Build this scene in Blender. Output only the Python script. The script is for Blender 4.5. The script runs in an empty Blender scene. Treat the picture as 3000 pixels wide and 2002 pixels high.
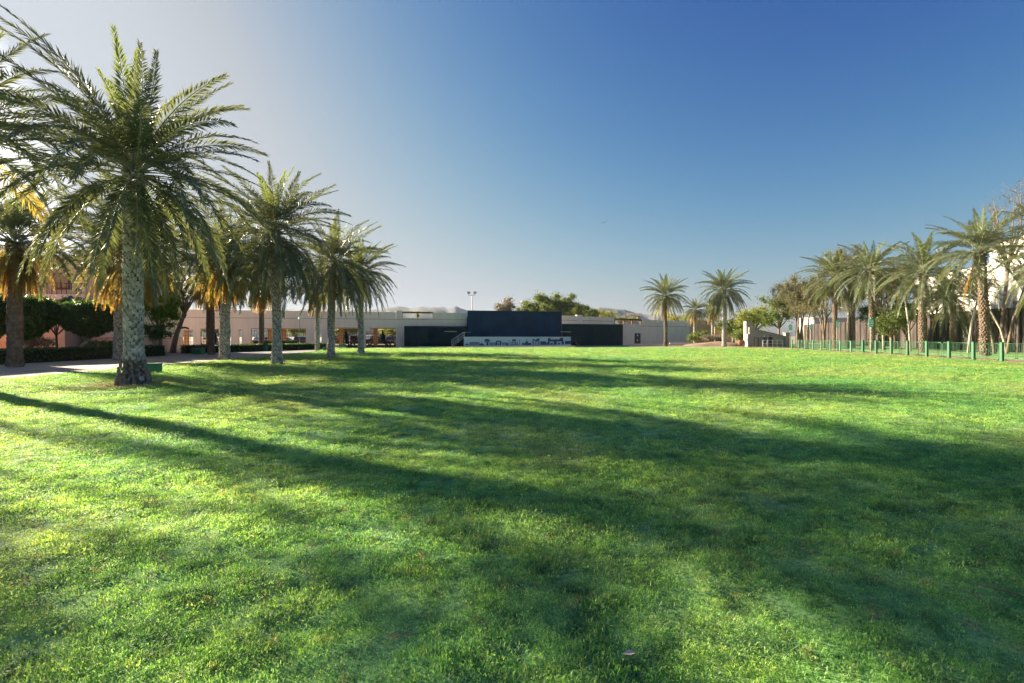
import bpy, bmesh, math, random
import numpy as np
from mathutils import Vector, Matrix

R = math.radians
S = bpy.context.scene
COL = S.collection
random.seed(7)

# ---------------------------------------------------------------- camera, sky, sun, exposure
CAM_H = 1.55
F = 1404.0            # focal length in pixels of the 3000 px wide photograph
HX, HY = 1500.0, 985.5
cam = bpy.data.cameras.new('camera')
cam.sensor_width = 36.0
cam.lens = F / 3000.0 * 36.0
cam.shift_y = -(1001.0 - HY) / 3000.0
cam.clip_start = 0.05
cam.clip_end = 9000.0
camo = bpy.data.objects.new('camera', cam)
COL.objects.link(camo)
camo.location = (0, 0, CAM_H)
camo.rotation_euler = (R(90), 0, 0)
S.camera = camo

SUN_AZ, SUN_EL = R(-60), R(20)      # azimuth clockwise from +Y (view direction)
w = bpy.data.worlds.new('World')
S.world = w
w.use_nodes = True
nt = w.node_tree
for n in list(nt.nodes):
    nt.nodes.remove(n)
sky = nt.nodes.new('ShaderNodeTexSky')
sky.sky_type = 'NISHITA'
sky.sun_disc = False
sky.sun_elevation = SUN_EL
sky.sun_rotation = SUN_AZ % (2 * math.pi)
sky.air_density = 1.0
sky.dust_density = 1.6
sky.ozone_density = 2.5
bg = nt.nodes.new('ShaderNodeBackground')
bg.inputs['Strength'].default_value = 0.10
wo = nt.nodes.new('ShaderNodeOutputWorld')
# tone the sky the way the photograph's exposure blend does: deeper blue overhead, soft shoulder near the sun
EXPO = 2.75
sep = nt.nodes.new('ShaderNodeSeparateColor'); com = nt.nodes.new('ShaderNodeCombineColor')
nt.links.new(sky.outputs[0], sep.inputs[0])
K = 0.085 * 2 ** 1.15
def mth(op, a, b):
    n = nt.nodes.new('ShaderNodeMath'); n.operation = op
    for i, v in enumerate((a, b)):
        if isinstance(v, (int, float)): n.inputs[i].default_value = v
        else: nt.links.new(v, n.inputs[i])
    return n.outputs[0]
glow = mth('MULTIPLY', mth('MAXIMUM', mth('SUBTRACT', mth('MULTIPLY', sep.outputs[1], K), 2.6), 0.0), 1.2)
toned = []
for ch, (g_, s_, a_) in enumerate(((2.5, 3.5, 5.3), (2.3, 3.05, 4.5), (1.8, 3.0, 4.3))):
    xg = mth('POWER', mth('MULTIPLY', sep.outputs[ch], K), g_)
    toned.append(mth('DIVIDE', mth('MULTIPLY', xg, s_), mth('ADD', mth('MULTIPLY', xg, a_), 1.0)))
toned[0] = mth('MINIMUM', toned[0], mth('MULTIPLY', toned[1], 0.93))
toned[2] = mth('MAXIMUM', toned[2], mth('MULTIPLY', toned[1], 1.10))
for ch in range(3):
    nt.links.new(mth('MULTIPLY', mth('ADD', toned[ch], glow), 1.07 / (0.10 * 2 ** EXPO)), com.inputs[ch])
nt.links.new(com.outputs[0], bg.inputs[0])
nt.links.new(bg.outputs[0], wo.inputs[0])

sunv = Vector((math.sin(SUN_AZ) * math.cos(SUN_EL), math.cos(SUN_AZ) * math.cos(SUN_EL), math.sin(SUN_EL)))
sl = bpy.data.lights.new('sun', 'SUN')
sl.energy = 2.95
sl.angle = R(1.0)
sl.color = (1.0, 0.84, 0.60)
so = bpy.data.objects.new('sun', sl)
COL.objects.link(so)
so.rotation_euler = sunv.to_track_quat('Z', 'Y').to_euler()
so.location = (-40, 20, 40)

vs = S.view_settings
vs.view_transform = 'Standard'
vs.look = 'None'
vs.exposure = EXPO
vs.gamma = 1.0
vs.use_curve_mapping = False

# ---------------------------------------------------------------- helpers
def WX(xs, Z):
    return (xs - HX) / F * Z

def WZ(ys, Z):
    return CAM_H + (HY - ys) / F * Z

def tag(o, label=None, cat=None, group=None, kind=None):
    if label: o['label'] = label
    if cat: o['category'] = cat
    if group: o['group'] = group
    if kind: o['kind'] = kind
    return o

def empty(name, loc, label, cat, group=None, rz=0.0):
    o = bpy.data.objects.new(name, None)
    o.empty_display_size = 0.3
    COL.objects.link(o)
    o.location = loc
    o.rotation_euler = (0, 0, rz)
    return tag(o, label, cat, group)

def link(name, me, parent=None, loc=None, rot=None, scale=None):
    o = bpy.data.objects.new(name, me)
    COL.objects.link(o)
    if parent is not None: o.parent = parent
    if loc is not None: o.location = loc
    if rot is not None: o.rotation_euler = rot
    if scale is not None: o.scale = scale
    return o

def np_mesh(name, verts, quads=None, tris=None, mats=(), mat_idx=None, smooth=False):
    """fast mesh from numpy arrays"""
    me = bpy.data.meshes.new(name)
    nq = 0 if quads is None else len(quads)
    nt_ = 0 if tris is None else len(tris)
    verts = np.asarray(verts, dtype=np.float32)
    me.vertices.add(len(verts))
    me.vertices.foreach_set('co', verts.ravel())
    loops = []
    if nq: loops.append(np.asarray(quads, dtype=np.int32).ravel())
    if nt_: loops.append(np.asarray(tris, dtype=np.int32).ravel())
    li = np.concatenate(loops)
    me.loops.add(len(li))
    me.loops.foreach_set('vertex_index', li)
    starts = np.concatenate([np.arange(nq) * 4, nq * 4 + np.arange(nt_) * 3]).astype(np.int32)
    me.polygons.add(nq + nt_)
    me.polygons.foreach_set('loop_start', starts)
    if mat_idx is not None:
        me.polygons.foreach_set('material_index', np.asarray(mat_idx, dtype=np.int32))
    for m in mats: me.materials.append(m)
    me.update(calc_edges=True)
    me.validate()
    if smooth:
        me.polygons.foreach_set('use_smooth', np.ones(len(me.polygons), dtype=bool))
    return me

class MB:
    """collects simple shapes into one mesh"""
    def __init__(s):
        s.v = []; s.f = []; s.m = []
    def add(s, vs_, fs, mi=0):
        b = len(s.v)
        s.v += [tuple(v) for v in vs_]
        s.f += [tuple(b + i for i in f) for f in fs]
        s.m += [mi] * len(fs)
        return s
    def box(s, x0, x1, y0, y1, z0, z1, mi=0):
        return s.add([(x0, y0, z0), (x1, y0, z0), (x1, y1, z0), (x0, y1, z0),
                      (x0, y0, z1), (x1, y0, z1), (x1, y1, z1), (x0, y1, z1)],
                     [(0, 3, 2, 1), (4, 5, 6, 7), (0, 1, 5, 4), (1, 2, 6, 5), (2, 3, 7, 6), (3, 0, 4, 7)], mi)
    def bar(s, p, q, r, n=6, r2=None, mi=0):
        return s.tube([p, q], [r, r if r2 is None else r2], n, mi)
    def tube(s, pts, rad, n=8, mi=0, cap=True):
        pts = [Vector(p) for p in pts]
        vs_ = []; fs = []
        up = None
        for i, p in enumerate(pts):
            t = (pts[min(i + 1, len(pts) - 1)] - pts[max(i - 1, 0)]).normalized()
            if up is None:
                up = Vector((0, 0, 1)) if abs(t.z) < 0.9 else Vector((1, 0, 0))
            a = t.cross(up)
            if a.length < 1e-4: a = t.cross(Vector((0, 1, 0)))
            a.normalize(); b = t.cross(a).normalized(); up = -b if False else up
            r = rad[i] if hasattr(rad, '__len__') else rad
            for k in range(n):
                an = 2 * math.pi * k / n
                vs_.append(p + a * math.cos(an) * r + b * math.sin(an) * r)
        for i in range(len(pts) - 1):
            for k in range(n):
                k2 = (k + 1) % n
                fs.append((i * n + k, i * n + k2, (i + 1) * n + k2, (i + 1) * n + k))
        if cap:
            fs.append(tuple(range(n - 1, -1, -1)))
            fs.append(tuple((len(pts) - 1) * n + k for k in range(n)))
        return s.add(vs_, fs, mi)
    def prism(s, poly, y0, y1, mi=0):
        """polygon in x,z extruded in y"""
        n = len(poly)
        vs_ = [(x, y0, z) for x, z in poly] + [(x, y1, z) for x, z in poly]
        fs = [tuple(range(n)), tuple(range(2 * n - 1, n - 1, -1))]
        fs += [(i, i + n, (i + 1) % n + n, (i + 1) % n) for i in range(n)]
        return s.add(vs_, fs, mi)
    def ellipsoid(s, c, r, nu=12, nv=8, mi=0):
        vs_ = []; fs = []
        for j in range(1, nv):
            ph = math.pi * j / nv
            for i in range(nu):
                th = 2 * math.pi * i / nu
                vs_.append((c[0] + r[0] * math.sin(ph) * math.cos(th), c[1] + r[1] * math.sin(ph) * math.sin(th), c[2] + r[2] * math.cos(ph)))
        top = len(vs_); vs_.append((c[0], c[1], c[2] + r[2]))
        bot = len(vs_); vs_.append((c[0], c[1], c[2] - r[2]))
        for j in range(nv - 2):
            for i in range(nu):
                i2 = (i + 1) % nu
                fs.append((j * nu + i, (j + 1) * nu + i, (j + 1) * nu + i2, j * nu + i2))
        for i in range(nu):
            i2 = (i + 1) % nu
            fs.append((top, i, i2)); fs.append((bot, (nv - 2) * nu + i2, (nv - 2) * nu + i))
        return s.add(vs_, fs, mi)
    def mesh(s, name, mats, smooth=False, bevel=0.0):
        me = bpy.data.meshes.new(name)
        me.from_pydata(s.v, [], s.f)
        if not isinstance(mats, (list, tuple)): mats = [mats]
        for m in mats: me.materials.append(m)
        me.polygons.foreach_set('material_index', s.m)
        bm = bmesh.new(); bm.from_mesh(me)
        bmesh.ops.recalc_face_normals(bm, faces=bm.faces)
        if bevel > 0:
            ed = [e for e in bm.edges if len(e.link_faces) == 2 and e.calc_face_angle(0) > 0.6]
            bmesh.ops.bevel(bm, geom=ed, offset=bevel, segments=1, affect='EDGES')
        bm.to_mesh(me); bm.free()
        if smooth:
            me.polygons.foreach_set('use_smooth', np.ones(len(me.polygons), dtype=bool))
        me.update()
        return me
    def build(s, name, mats, parent=None, smooth=False, bevel=0.0, loc=None, rot=None):
        return link(name, s.mesh(name, mats, smooth, bevel), parent, loc, rot)

# ---- numpy value noise
_rs = np.random.RandomState(11)
_tab = _rs.rand(256, 256).astype(np.float32)
def vnoise(x, y, scale, off=0):
    x = np.asarray(x, dtype=np.float64) / scale + 37.3 + off * 17.17
    y = np.asarray(y, dtype=np.float64) / scale + 91.7 + off * 5.31
    xi = np.floor(x).astype(int); yi = np.floor(y).astype(int)
    fx = x - xi; fy = y - yi
    fx = fx * fx * (3 - 2 * fx); fy = fy * fy * (3 - 2 * fy)
    a = _tab[xi & 255, yi & 255]; b = _tab[(xi + 1) & 255, yi & 255]
    c = _tab[xi & 255, (yi + 1) & 255]; d = _tab[(xi + 1) & 255, (yi + 1) & 255]
    return (a * (1 - fx) + b * fx) * (1 - fy) + (c * (1 - fx) + d * fx) * fy

# ---------------------------------------------------------------- materials
def new_mat(name):
    m = bpy.data.materials.new(name)
    m.use_nodes = True
    t = m.node_tree
    for n in list(t.nodes): t.nodes.remove(n)
    out = t.nodes.new('ShaderNodeOutputMaterial')
    return m, t, out

def N(t, typ, **kw):
    n = t.nodes.new(typ)
    for k, v in kw.items():
        if k in n.inputs.keys(): n.inputs[k].default_value = v
        else: setattr(n, k, v)
    return n

def ramp(t, src, stops):
    r = t.nodes.new('ShaderNodeValToRGB')
    cr = r.color_ramp
    while len(cr.elements) > 1: cr.elements.remove(cr.elements[-1])
    cr.elements[0].position = stops[0][0]; cr.elements[0].color = (*stops[0][1], 1)
    for p, c in stops[1:]:
        e = cr.elements.new(p); e.color = (*c, 1)
    t.links.new(src, r.inputs[0])
    return r.outputs[0]

def mixc(t, a, b, fac, mode='MIX'):
    m = t.nodes.new('ShaderNodeMix'); m.data_type = 'RGBA'; m.blend_type = mode
    def put(sock, v):
        if isinstance(v, (tuple, list)): sock.default_value = (*v, 1) if len(v) == 3 else v
        else: t.links.new(v, sock)
    if isinstance(fac, (int, float)): m.inputs[0].default_value = fac
    else: t.links.new(fac, m.inputs[0])
    put(m.inputs[6], a); put(m.inputs[7], b)
    return m.outputs[2]

def noise_tex(t, scale, detail=3, coord='Object', stretch=None, rough=0.55):
    if coord == 'World':
        g = t.nodes.new('ShaderNodeNewGeometry'); src = g.outputs['Position']
    else:
        tc = t.nodes.new('ShaderNodeTexCoord'); src = tc.outputs[coord]
    if stretch:
        mp = t.nodes.new('ShaderNodeMapping'); mp.inputs['Scale'].default_value = stretch
        t.links.new(src, mp.inputs[0]); src = mp.outputs[0]
    n = t.nodes.new('ShaderNodeTexNoise')
    n.inputs['Scale'].default_value = scale; n.inputs['Detail'].default_value = detail
    n.inputs['Roughness'].default_value = rough
    t.links.new(src, n.inputs['Vector'])
    return n.outputs['Fac']

def M(name, col, rough=0.7, var=0.12, scale=3.0, bump=0.0, bscale=30.0, metal=0.0, coord='World', streak=False, spec=0.5, col2=None):
    """plain procedural material: two noises for tone and fine grain, optional bump and vertical streaks"""
    m, t, out = new_mat(name)
    b = N(t, 'ShaderNodeBsdfPrincipled', Roughness=rough, Metallic=metal)
    b.inputs['Specular IOR Level'].default_value = spec
    lo = tuple(max(0, c * (1 - var)) for c in col); hi = tuple(min(1, c * (1 + var)) for c in col)
    if col2: hi = col2
    n1 = noise_tex(t, scale, 5, coord)
    c = ramp(t, n1, [(0.3, lo), (0.7, hi)])
    if streak:
        n2 = noise_tex(t, 2.0, 4, coord, (1.6, 1.6, 0.12))
        c = mixc(t, c, ramp(t, n2, [(0.42, (0.78, 0.75, 0.70)), (0.6, (1, 1, 1))]), 0.22, 'MULTIPLY')
    t.links.new(c, b.inputs['Base Color'])
    if bump > 0:
        bn = t.nodes.new('ShaderNodeBump'); bn.inputs['Strength'].default_value = bump
        bn.inputs['Distance'].default_value = 0.02
        t.links.new(noise_tex(t, bscale, 4, coord), bn.inputs['Height'])
        t.links.new(bn.outputs[0], b.inputs['Normal'])
    t.links.new(b.outputs[0], out.inputs[0])
    return m

def leaf_mat(name, c_lo, c_hi, trans=(0.3, 0.4, 0.05), tw=0.4, rough=0.5, wscale=2.0, gloss=0.4):
    m, t, out = new_mat(name)
    oi = t.nodes.new('ShaderNodeObjectInfo')
    geo = t.nodes.new('ShaderNodeNewGeometry')
    add = N(t, 'ShaderNodeMath', operation='ADD')
    mul = N(t, 'ShaderNodeMath', operation='MULTIPLY'); mul.inputs[1].default_value = 0.5
    t.links.new(oi.outputs['Random'], add.inputs[0])
    t.links.new(geo.outputs['Random Per Island'], add.inputs[1])
    t.links.new(add.outputs[0], mul.inputs[0])
    c = ramp(t, mul.outputs[0], [(0.15, c_lo), (0.85, c_hi)])
    n = noise_tex(t, wscale, 2, 'World')
    c = mixc(t, c, ramp(t, n, [(0.3, (0.75, 0.75, 0.75)), (0.7, (1.2, 1.2, 1.1))]), 1.0, 'MULTIPLY')
    b = N(t, 'ShaderNodeBsdfPrincipled', Roughness=rough)
    b.inputs['Specular IOR Level'].default_value = gloss
    t.links.new(c, b.inputs['Base Color'])
    tr = t.nodes.new('ShaderNodeBsdfTranslucent')
    tr.inputs[0].default_value = (*trans, 1)
    mx = t.nodes.new('ShaderNodeMixShader'); mx.inputs[0].default_value = tw
    t.links.new(b.outputs[0], mx.inputs[1]); t.links.new(tr.outputs[0], mx.inputs[2])
    t.links.new(mx.outputs[0], out.inputs[0])
    return m

# grass blades: colour by world-space noise so the lawn has large tone patches, straw bits, dark bits
def lawn_color(t):
    big = noise_tex(t, 0.22, 4, 'World')
    mid = noise_tex(t, 1.3, 5, 'World', rough=0.65)
    fin = noise_tex(t, 7.0, 3, 'World', rough=0.6)
    c = ramp(t, big, [(0.30, (0.145, 0.375, 0.145)), (0.50, (0.220, 0.420, 0.150)), (0.70, (0.320, 0.445, 0.190))])
    c = mixc(t, c, ramp(t, mid, [(0.30, (0.58, 0.72, 0.66)), (0.48, (1, 1, 1)), (0.68, (1.40, 1.16, 1.05))]), 1.0, 'MULTIPLY')
    tus = noise_tex(t, 3.6, 3, 'World', (1.0, 1.5, 1.0), rough=0.6)
    c = mixc(t, c, ramp(t, tus, [(0.34, (0.52, 0.60, 0.66)), (0.50, (1, 1, 1)), (0.66, (1.35, 1.22, 1.12))]), 1.0, 'MULTIPLY')
    c2 = mixc(t, c, (0.30, 0.215, 0.12), ramp(t, fin, [(0.58, (0, 0, 0)), (0.72, (0.6, 0.6, 0.6))]))
    dry = noise_tex(t, 0.12, 3, 'World')
    c3 = mixc(t, c2, (0.36, 0.32, 0.17), ramp(t, dry, [(0.52, (0, 0, 0)), (0.74, (0.5, 0.5, 0.5))]))
    geo_ = t.nodes.new('ShaderNodeNewGeometry')
    dv = t.nodes.new('ShaderNodeVectorMath'); dv.operation = 'DISTANCE'; dv.inputs[1].default_value = (-12.4, 15.7, 0)
    t.links.new(geo_.outputs['Position'], dv.inputs[0])
    nz = N(t, 'ShaderNodeMath', operation='MULTIPLY_ADD'); nz.inputs[1].default_value = 2.2
    t.links.new(noise_tex(t, 1.6, 3, 'World'), nz.inputs[0]); t.links.new(dv.outputs['Value'], nz.inputs[2])
    md_ = N(t, 'ShaderNodeMath', operation='DIVIDE'); md_.inputs[1].default_value = 6.0
    t.links.new(nz.outputs[0], md_.inputs[0])
    return mixc(t, c3, (0.34, 0.26, 0.17), ramp(t, md_.outputs[0], [(0.26, (0.8, 0.8, 0.8)), (0.52, (0, 0, 0))]))

m, t, out = new_mat('grass_blade')
oi = t.nodes.new('ShaderNodeObjectInfo'); geo = t.nodes.new('ShaderNodeNewGeometry')
c = lawn_color(t)
c = mixc(t, c, ramp(t, noise_tex(t, 14.0, 3, 'World', rough=0.7), [(0.34, (0.45, 0.50, 0.55)), (0.5, (1, 1, 1)), (0.66, (1.35, 1.25, 1.2))]), 1.0, 'MULTIPLY')
c = mixc(t, c, ramp(t, geo.outputs['Random Per Island'], [(0.0, (0.62, 0.66, 0.6)), (0.75, (1.15, 1.15, 1.1)), (0.93, (1.3, 1.2, 1.1)), (0.95, (1.8, 1.15, 1.7))]), 1.0, 'MULTIPLY')
b = N(t, 'ShaderNodeBsdfPrincipled', Roughness=0.5); b.inputs['Specular IOR Level'].default_value = 0.35
tr = t.nodes.new('ShaderNodeBsdfTranslucent')
t.links.new(c, b.inputs['Base Color'])
ct = mixc(t, c, (2.3, 2.1, 1.0), 1.0, 'MULTIPLY'); t.links.new(ct, tr.inputs[0])
mx = t.nodes.new('ShaderNodeMixShader'); mx.inputs[0].default_value = 0.42
t.links.new(b.outputs[0], mx.inputs[1]); t.links.new(tr.outputs[0], mx.inputs[2]); t.links.new(mx.outputs[0], out.inputs[0])
MAT_BLADE = m

m, t, out = new_mat('lawn_sheet')
c = lawn_color(t)
fine = noise_tex(t, 42.0, 4, 'World', rough=0.7)
c = mixc(t, c, ramp(t, fine, [(0.32, (0.35, 0.42, 0.40)), (0.5, (0.95, 0.95, 0.90)), (0.7, (1.35, 1.25, 1.2))]), 1.0, 'MULTIPLY')
b = N(t, 'ShaderNodeBsdfPrincipled', Roughness=0.9); b.inputs['Specular IOR Level'].default_value = 0.15
t.links.new(c, b.inputs['Base Color'])
bn = t.nodes.new('ShaderNodeBump'); bn.inputs['Strength'].default_value = 0.6; bn.inputs['Distance'].default_value = 0.03
t.links.new(noise_tex(t, 9.0, 6, 'World', rough=0.7), bn.inputs['Height']); t.links.new(bn.outputs[0], b.inputs['Normal'])
t.links.new(b.outputs[0], out.inputs[0])
MAT_LAWN = m

MAT_SOIL = M('dry_soil', (0.30, 0.215, 0.145), 0.95, 0.25, 0.8, 0.6, 14)
MAT_DESERT = M('sandy_ground', (0.27, 0.22, 0.16), 0.95, 0.25, 0.05, 0.4, 2)
MAT_BARK = M('palm_bark', (0.14, 0.11, 0.09), 0.95, 0.5, 2.2, 0.8, 40, coord='Object', col2=(0.25, 0.21, 0.18))
MAT_BOOT = M('palm_leaf_base', (0.30, 0.27, 0.25), 0.9, 0.35, 5.0, 0.7, 50, coord='Object', col2=(0.66, 0.62, 0.60))
MAT_BOOTW = M('palm_leaf_base_tan', (0.15, 0.10, 0.07), 0.9, 0.35, 5.0, 0.7, 50, coord='Object', col2=(0.27, 0.19, 0.135))
MAT_BARKD = M('palm_root_mass', (0.25, 0.20, 0.175), 0.95, 0.35, 9.0, 1.0, 30, coord='Object')
MAT_RACHIS = M('frond_rib', (0.32, 0.34, 0.22), 0.55, 0.2, 2.0)
MAT_RACHIS_D = M('dry_frond_rib', (0.36, 0.25, 0.14), 0.7, 0.2, 2.0)
MAT_FG = leaf_mat('frond_green', (0.100, 0.130, 0.090), (0.185, 0.205, 0.140), (0.27, 0.30, 0.09), 0.28, 0.42, gloss=0.55)
MAT_FY = leaf_mat('frond_young', (0.105, 0.155, 0.050), (0.17, 0.21, 0.075), (0.35, 0.42, 0.06), 0.35, 0.45)
MAT_FO = leaf_mat('frond_olive', (0.120, 0.140, 0.070), (0.21, 0.185, 0.095), (0.72, 0.54, 0.09), 0.40, 0.55)
MAT_FD = leaf_mat('frond_dry', (0.25, 0.165, 0.085), (0.37, 0.25, 0.13), (0.80, 0.46, 0.09), 0.46, 0.7, gloss=0.2)
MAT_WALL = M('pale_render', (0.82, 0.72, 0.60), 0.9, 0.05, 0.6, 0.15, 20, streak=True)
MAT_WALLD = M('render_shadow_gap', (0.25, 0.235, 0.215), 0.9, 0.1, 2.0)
MAT_ORANGE = M('warm_lit_ochre_render', (0.58, 0.36, 0.19), 0.9, 0.12, 1.0, 0.1)  # ochre with the arcade's warm sunlit tone painted into the colour
MAT_PINK = M('salmon_render', (0.58, 0.35, 0.25), 0.9, 0.08, 0.9, 0.15, 20, streak=True)
MAT_PINKL = M('pale_salmon_render', (0.68, 0.48, 0.37), 0.9, 0.06, 0.9, 0.15, 20, streak=True)
MAT_WHITE = M('white_render', (0.62, 0.61, 0.59), 0.9, 0.05, 0.5, 0.1, 20, streak=True)
MAT_RAMP = M('toned_down_white_render', (0.38, 0.365, 0.34), 0.9, 0.08, 0.8, 0.15, 20, streak=True)  # white render, base tone lowered to hold back sunlit faces
MAT_NAVY = M('navy_cloth', (0.010, 0.040, 0.095), 0.85, 0.25, 0.5, 0.1, 5, spec=.08)
MAT_NAVYD = M('dark_teal_board', (0.008, 0.030, 0.038), 0.8, 0.2, 0.6, spec=.08)
MAT_MURAL = M('mural_ink', (0.028, 0.075, 0.16), 0.7, 0.2, 2.0)
MAT_MURALBG = M('mural_board', (0.66, 0.74, 0.82), 0.7, 0.05, 1.0)
MAT_STEEL = M('galvanised_steel', (0.42, 0.44, 0.44), 0.45, 0.15, 8.0, metal=0.6)
MAT_IRON = M('black_iron', (0.025, 0.027, 0.03), 0.5, 0.2, 6.0)
MAT_GREENP = M('green_paint', (0.014, 0.12, 0.045), 0.45, 0.22, 6.0)
MAT_GREENL = M('faded_green_paint', (0.055, 0.19, 0.095), 0.5, 0.3, 5.0)
MAT_BIN = M('green_box_plastic', (0.008, 0.16, 0.085), 0.5, 0.12, 4.0)
MAT_TEAL = M('teal_sign_face', (0.01, 0.50, 0.40), 0.35, 0.06, 3.0)
MAT_SIGNW = M('white_lettering', (0.80, 0.84, 0.82), 0.5, 0.03)
MAT_TRUNK = M('grey_brown_bark', (0.20, 0.15, 0.11), 0.95, 0.35, 4.0, 0.7, 25)
MAT_TRUNKW = M('pale_bark', (0.42, 0.36, 0.30), 0.9, 0.25, 4.0, 0.5, 25)
MAT_ASPH = M('asphalt', (0.07, 0.07, 0.07), 0.9, 0.2, 2.0, 0.3, 30)
MAT_GLASS = M('dark_window_glass', (0.03, 0.035, 0.04), 0.08, 0.1, 1.0, spec=0.9)
MAT_TYRE = M('tyre_rubber', (0.02, 0.02, 0.02), 0.8, 0.1)
MAT_FRAMEB = M('brown_timber', (0.13, 0.075, 0.045), 0.8, 0.2, 4.0)
MAT_SKIN = M('skin', (0.26, 0.15, 0.10), 0.6, 0.05)
MAT_CLOTH1 = M('navy_clothes', (0.018, 0.022, 0.045), 0.9, 0.1)
MAT_CLOTH2 = M('grey_clothes', (0.10, 0.12, 0.14), 0.9, 0.1)
MAT_HAIR = M('black_hair', (0.01, 0.009, 0.008), 0.6, 0.1)
L_TOPIARY = leaf_mat('dense_dark_leaf', (0.035, 0.080, 0.028), (0.080, 0.150, 0.042), (0.16, 0.30, 0.04), 0.25, 0.4)
L_BLUE = leaf_mat('blue_green_leaf', (0.045, 0.090, 0.085), (0.085, 0.14, 0.125), (0.10, 0.2, 0.1), 0.2)
L_BRIGHT = leaf_mat('bright_leaf', (0.055, 0.12, 0.015), (0.12, 0.21, 0.03), (0.30, 0.46, 0.03), 0.4)
L_GREEN = leaf_mat('mid_green_leaf', (0.055, 0.095, 0.025), (0.125, 0.165, 0.045), (0.25, 0.32, 0.04), 0.3)
L_OLIVE = leaf_mat('olive_wispy_leaf', (0.075, 0.080, 0.042), (0.150, 0.140, 0.080), (0.30, 0.27, 0.09), 0.3)
L_YEL = leaf_mat('yellow_green_leaf', (0.13, 0.16, 0.03), (0.24, 0.25, 0.06), (0.45, 0.48, 0.06), 0.35)
L_HEDGE = leaf_mat('hedge_leaf', (0.032, 0.080, 0.025), (0.075, 0.15, 0.04), (0.12, 0.24, 0.03), 0.25)
MAT_HEDGEC = M('hedge_dark_core', (0.012, 0.02, 0.008), 0.95, 0.3, 4)  # very dark green for the solid core inside the hedges
L_GREY = leaf_mat('grey_dry_leaf', (0.17, 0.15, 0.12), (0.27, 0.245, 0.20), (0.3, 0.25, 0.15), 0.25)

# reed screen
m, t, out = new_mat('reed_screen')
b = N(t, 'ShaderNodeBsdfPrincipled', Roughness=0.95)
n1 = noise_tex(t, 10.0, 4, 'World', (1, 1, 0.05)); n2 = noise_tex(t, 0.7, 4, 'World')
c = ramp(t, n1, [(0.3, (0.035, 0.028, 0.027)), (0.7, (0.12, 0.10, 0.095))])
c = mixc(t, c, ramp(t, n2, [(0.3, (0.75, 0.72, 0.72)), (0.7, (1.25, 1.2, 1.15))]), 1.0, 'MULTIPLY')
t.links.new(c, b.inputs['Base Color']); t.links.new(b.outputs[0], out.inputs[0])
MAT_REED = m

# paving: slabs with thin joints
m, t, out = new_mat('paving_slabs')
b = N(t, 'ShaderNodeBsdfPrincipled', Roughness=0.8)
g = t.nodes.new('ShaderNodeNewGeometry')
br = t.nodes.new('ShaderNodeTexBrick'); br.inputs['Scale'].default_value = 1.0
br.inputs['Brick Width'].default_value = 0.8; br.inputs['Row Height'].default_value = 0.4
br.inputs['Mortar Size'].default_value = 0.012
br.inputs['Color1'].default_value = (0.38, 0.355, 0.33, 1); br.inputs['Color2'].default_value = (0.32, 0.305, 0.285, 1); br.inputs['Mortar'].default_value = (0.2, 0.185, 0.17, 1)
t.links.new(g.outputs['Position'], br.inputs['Vector'])
c = mixc(t, br.outputs['Color'], ramp(t, noise_tex(t, 0.6, 5, 'World'), [(0.3, (0.8, 0.78, 0.76)), (0.7, (1.08, 1.06, 1.04))]), 1.0, 'MULTIPLY')
t.links.new(c, b.inputs['Base Color']); t.links.new(b.outputs[0], out.inputs[0])
MAT_PAVE = m
MAT_ROCK = M('hill_rock', (0.13, 0.145, 0.17), 0.95, 0.35, 0.012, 0.8, 0.05)

# ---------------------------------------------------------------- ground sheets
def sheet(name, poly, z, mat, kind='structure'):
    me = bpy.data.meshes.new(name)
    me.from_pydata([(x, y, z) for x, y in poly], [], [tuple(range(len(poly)))])
    me.materials.append(mat)
    return tag(link(name, me), kind=kind)

sheet('ground', [(-2300, -2300), (2300, -2300), (2300, 2300), (-2300, 2300)], -0.25, MAT_DESERT)

LAWN = [(-18.6, -12), (29.2, -12), (29.4, 28), (31.3, 40), (33.2, 55), (33.6, 64), (32, 68), (27, 71), (10, 74.5),
        (-9, 70.5), (-24, 66.3), (-22.6, 60), (-20.2, 50), (-18.8, 40), (-18.6, 36)]
def lawn_x(y):
    """left and right edge of the lawn at depth y"""
    yl = np.array([-12, 36, 40, 50, 60, 66.3]); xl = np.array([-18.6, -18.6, -18.8, -20.2, -22.6, -24.0])
    yr = np.array([-12, 28, 40, 55, 64, 68, 71, 74.5]); xr = np.array([29.2, 29.4, 31.3, 33.2, 33.6, 32, 27, 10])
    L = np.interp(y, yl, xl)
    L = np.where(y > 66.3, -24 + (y - 66.3) * (15 / 4.2), L); L = np.where(y > 70.5, -9 + (y - 70.5) * (19 / 4.0), L)
    return L, np.interp(y, yr, xr)
def lawn_h(x, y):
    x = np.asarray(x, dtype=np.float64); y = np.asarray(y, dtype=np.float64)
    L, Rr = lawn_x(y)
    edge = np.clip(np.minimum(x - L, Rr - x) / 1.5, 0, 1) * np.clip((72 - y) / 4, 0, 1)
    h = (vnoise(x, y, 1.7, 1) - .5) * .055 + (vnoise(x, y, .6, 2) - .5) * .045 + (vnoise(x * .8, y * 1.3, .26, 4) - .5) * .034 * np.clip((16 - y) / 8, 0, 1) + (vnoise(x, y, 6, 3) - .5) * .08
    return h * edge
ys = np.concatenate([np.arange(-12, 0, 1.0), np.arange(0, 9, .075), np.arange(9, 14, .16), np.arange(14, 26, .35), np.arange(26, 74.51, .9)])
nx = 520
u = np.linspace(0, 1, nx)
Lx, Rx = lawn_x(ys)
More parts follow.
